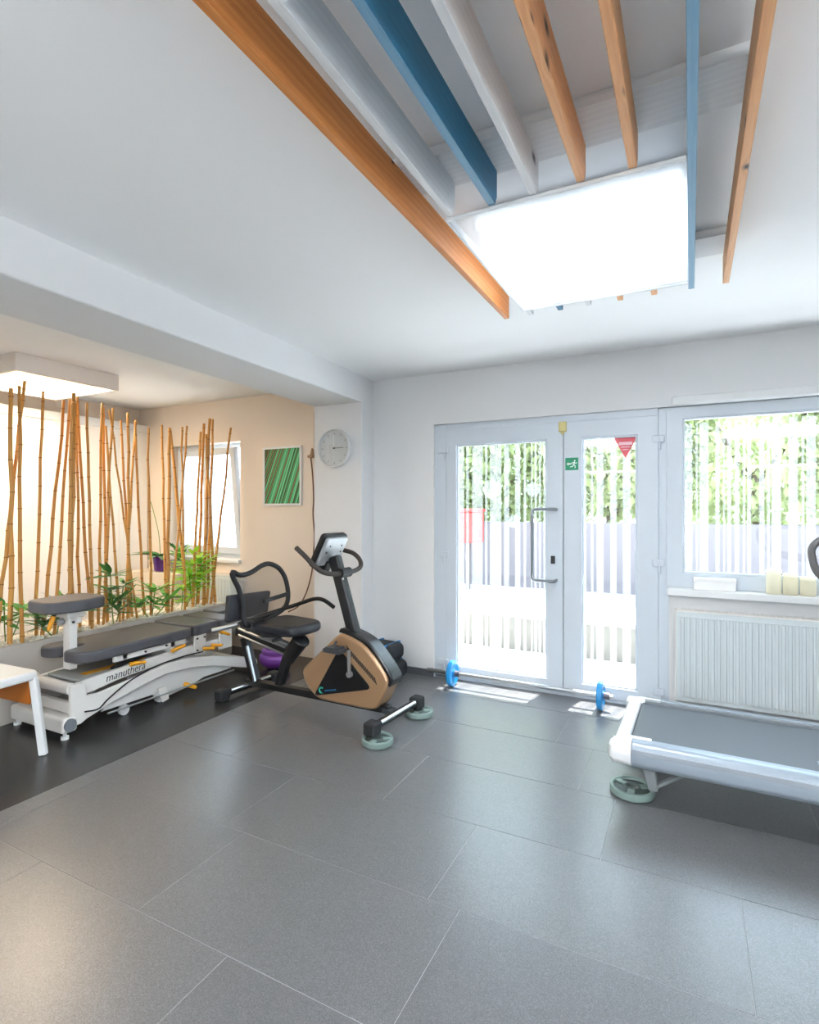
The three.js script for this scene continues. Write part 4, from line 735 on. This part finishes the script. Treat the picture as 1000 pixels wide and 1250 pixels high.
// ------------------------------------------------------------------ outside
{
  const paving = std('#dfe2e4', 0.9), road = std('#c4c1bc', 0.9);
  struct(M('ground_terrace', box(-14, 14, -0.4, -0.07, -13, ZB - 0.28), paving), 'sunlit pale paving outside the door');
  struct(M('roof_overhang', box(-7, 4, 2.52, 2.72, ZB - 0.28 - 0.62, ZB - 0.28), wallMat), 'eaves above the door');
  tag(M('low_kerb_wall', rbox(-6, 4, -0.08, 0.27, -5.78, -5.58, 0.02)), 'low grey planter wall outside beyond the door', 'wall').material = std('#68665f', 0.8);
  tag(M('garden_wall', rbox(-7.6, 9, -0.08, 1.15, -10.3, -10.05, 0.02)), 'long grey garden wall outside across the yard', 'wall').material = std('#686264', 0.85);
  const rb = thing('red_letter_box', 'red box on a post outside seen through the left door glass', 'letter box', [-3.62, -0.07, -9.4]);
  M('post', rbox(-0.04, 0.04, 0, 0.86, -0.04, 0.04, 0.01), std('#6a6460', 0.6), rb);
  M('box_body', rbox(-0.26, 0.26, 0.85, 1.42, -0.16, 0.16, 0.05, 3), std('#b8332f', 0.5), rb);
  M('box_roof', rbox(-0.29, 0.29, 1.41, 1.47, -0.19, 0.19, 0.025, 3), std('#a52c29', 0.5), rb);
  // trees and shrubs beyond the wall
  const leafShape = new THREE.BufferGeometry();
  leafShape.setAttribute('position', new THREE.Float32BufferAttribute([0, 0, 0, 0.5, 0.06, 0.22, 1, 0, 0, 0.5, 0.06, -0.22], 3)); leafShape.setIndex([0, 1, 2, 0, 2, 3]); leafShape.computeVertexNormals();
  const lm = ['#98a468', '#a5b076', '#8a975e'].map(c => phy(c, 0.9, { transmission: 0.5, thickness: 0, side: THREE.DoubleSide }));
  const names = ['leftmost', 'second', 'third', 'fourth', 'fifth', 'rightmost'];
  [[-6.9, -11.6, 2.2], [-5.2, -11.2, 2.2], [-3.6, -11.7, 2.5], [-1.4, -11.2, 2.1], [1.0, -11.8, 2.5], [3.6, -11.3, 2.4]].forEach(([x, z, R], i) => {
    const t = thing('garden_tree', `${names[i]} leafy green tree outside behind the garden wall`, 'tree', [x, -0.07, z], 0, 'trees behind the garden wall');
    M('trunk', [rod([0, 0, 0], [0.1, 2.2, 0], 0.14, 10, 0.1), rod([0.08, 1.8, 0], [0.8, 3.2, 0.2], 0.07, 8, 0.04), rod([0.08, 1.8, 0], [-0.7, 3.3, -0.2], 0.07, 8, 0.04)], std('#6a5a48', 0.9), t);
    const n = 8000, im = new THREE.InstancedMesh(leafShape, lm[i % 3], n), m = new THREE.Matrix4(), q = new THREE.Quaternion(), e = new THREE.Euler();
    im.name = 'foliage'; im.userData.kind = 'stuff'; im.castShadow = im.receiveShadow = true;
    for (let k = 0; k < n; k++) {
      const a = rr(0, 6.283), u = rr(-1, 1), r = Math.cbrt(rr(0.25, 1)), sx = Math.sqrt(1 - u * u);
      e.set(rr(0, 6.28), rr(0, 6.28), rr(0, 6.28)); q.setFromEuler(e); const s = rr(0.14, 0.28);
      m.compose(V(Math.cos(a) * sx * r * R * 0.85, 2.9 + u * r * R * 0.8, Math.sin(a) * sx * r * R * 0.55), q, V(s, s, s)); im.setMatrixAt(k, m);
    }
    t.add(im);
  });
}

renderer.render(scene, camera);
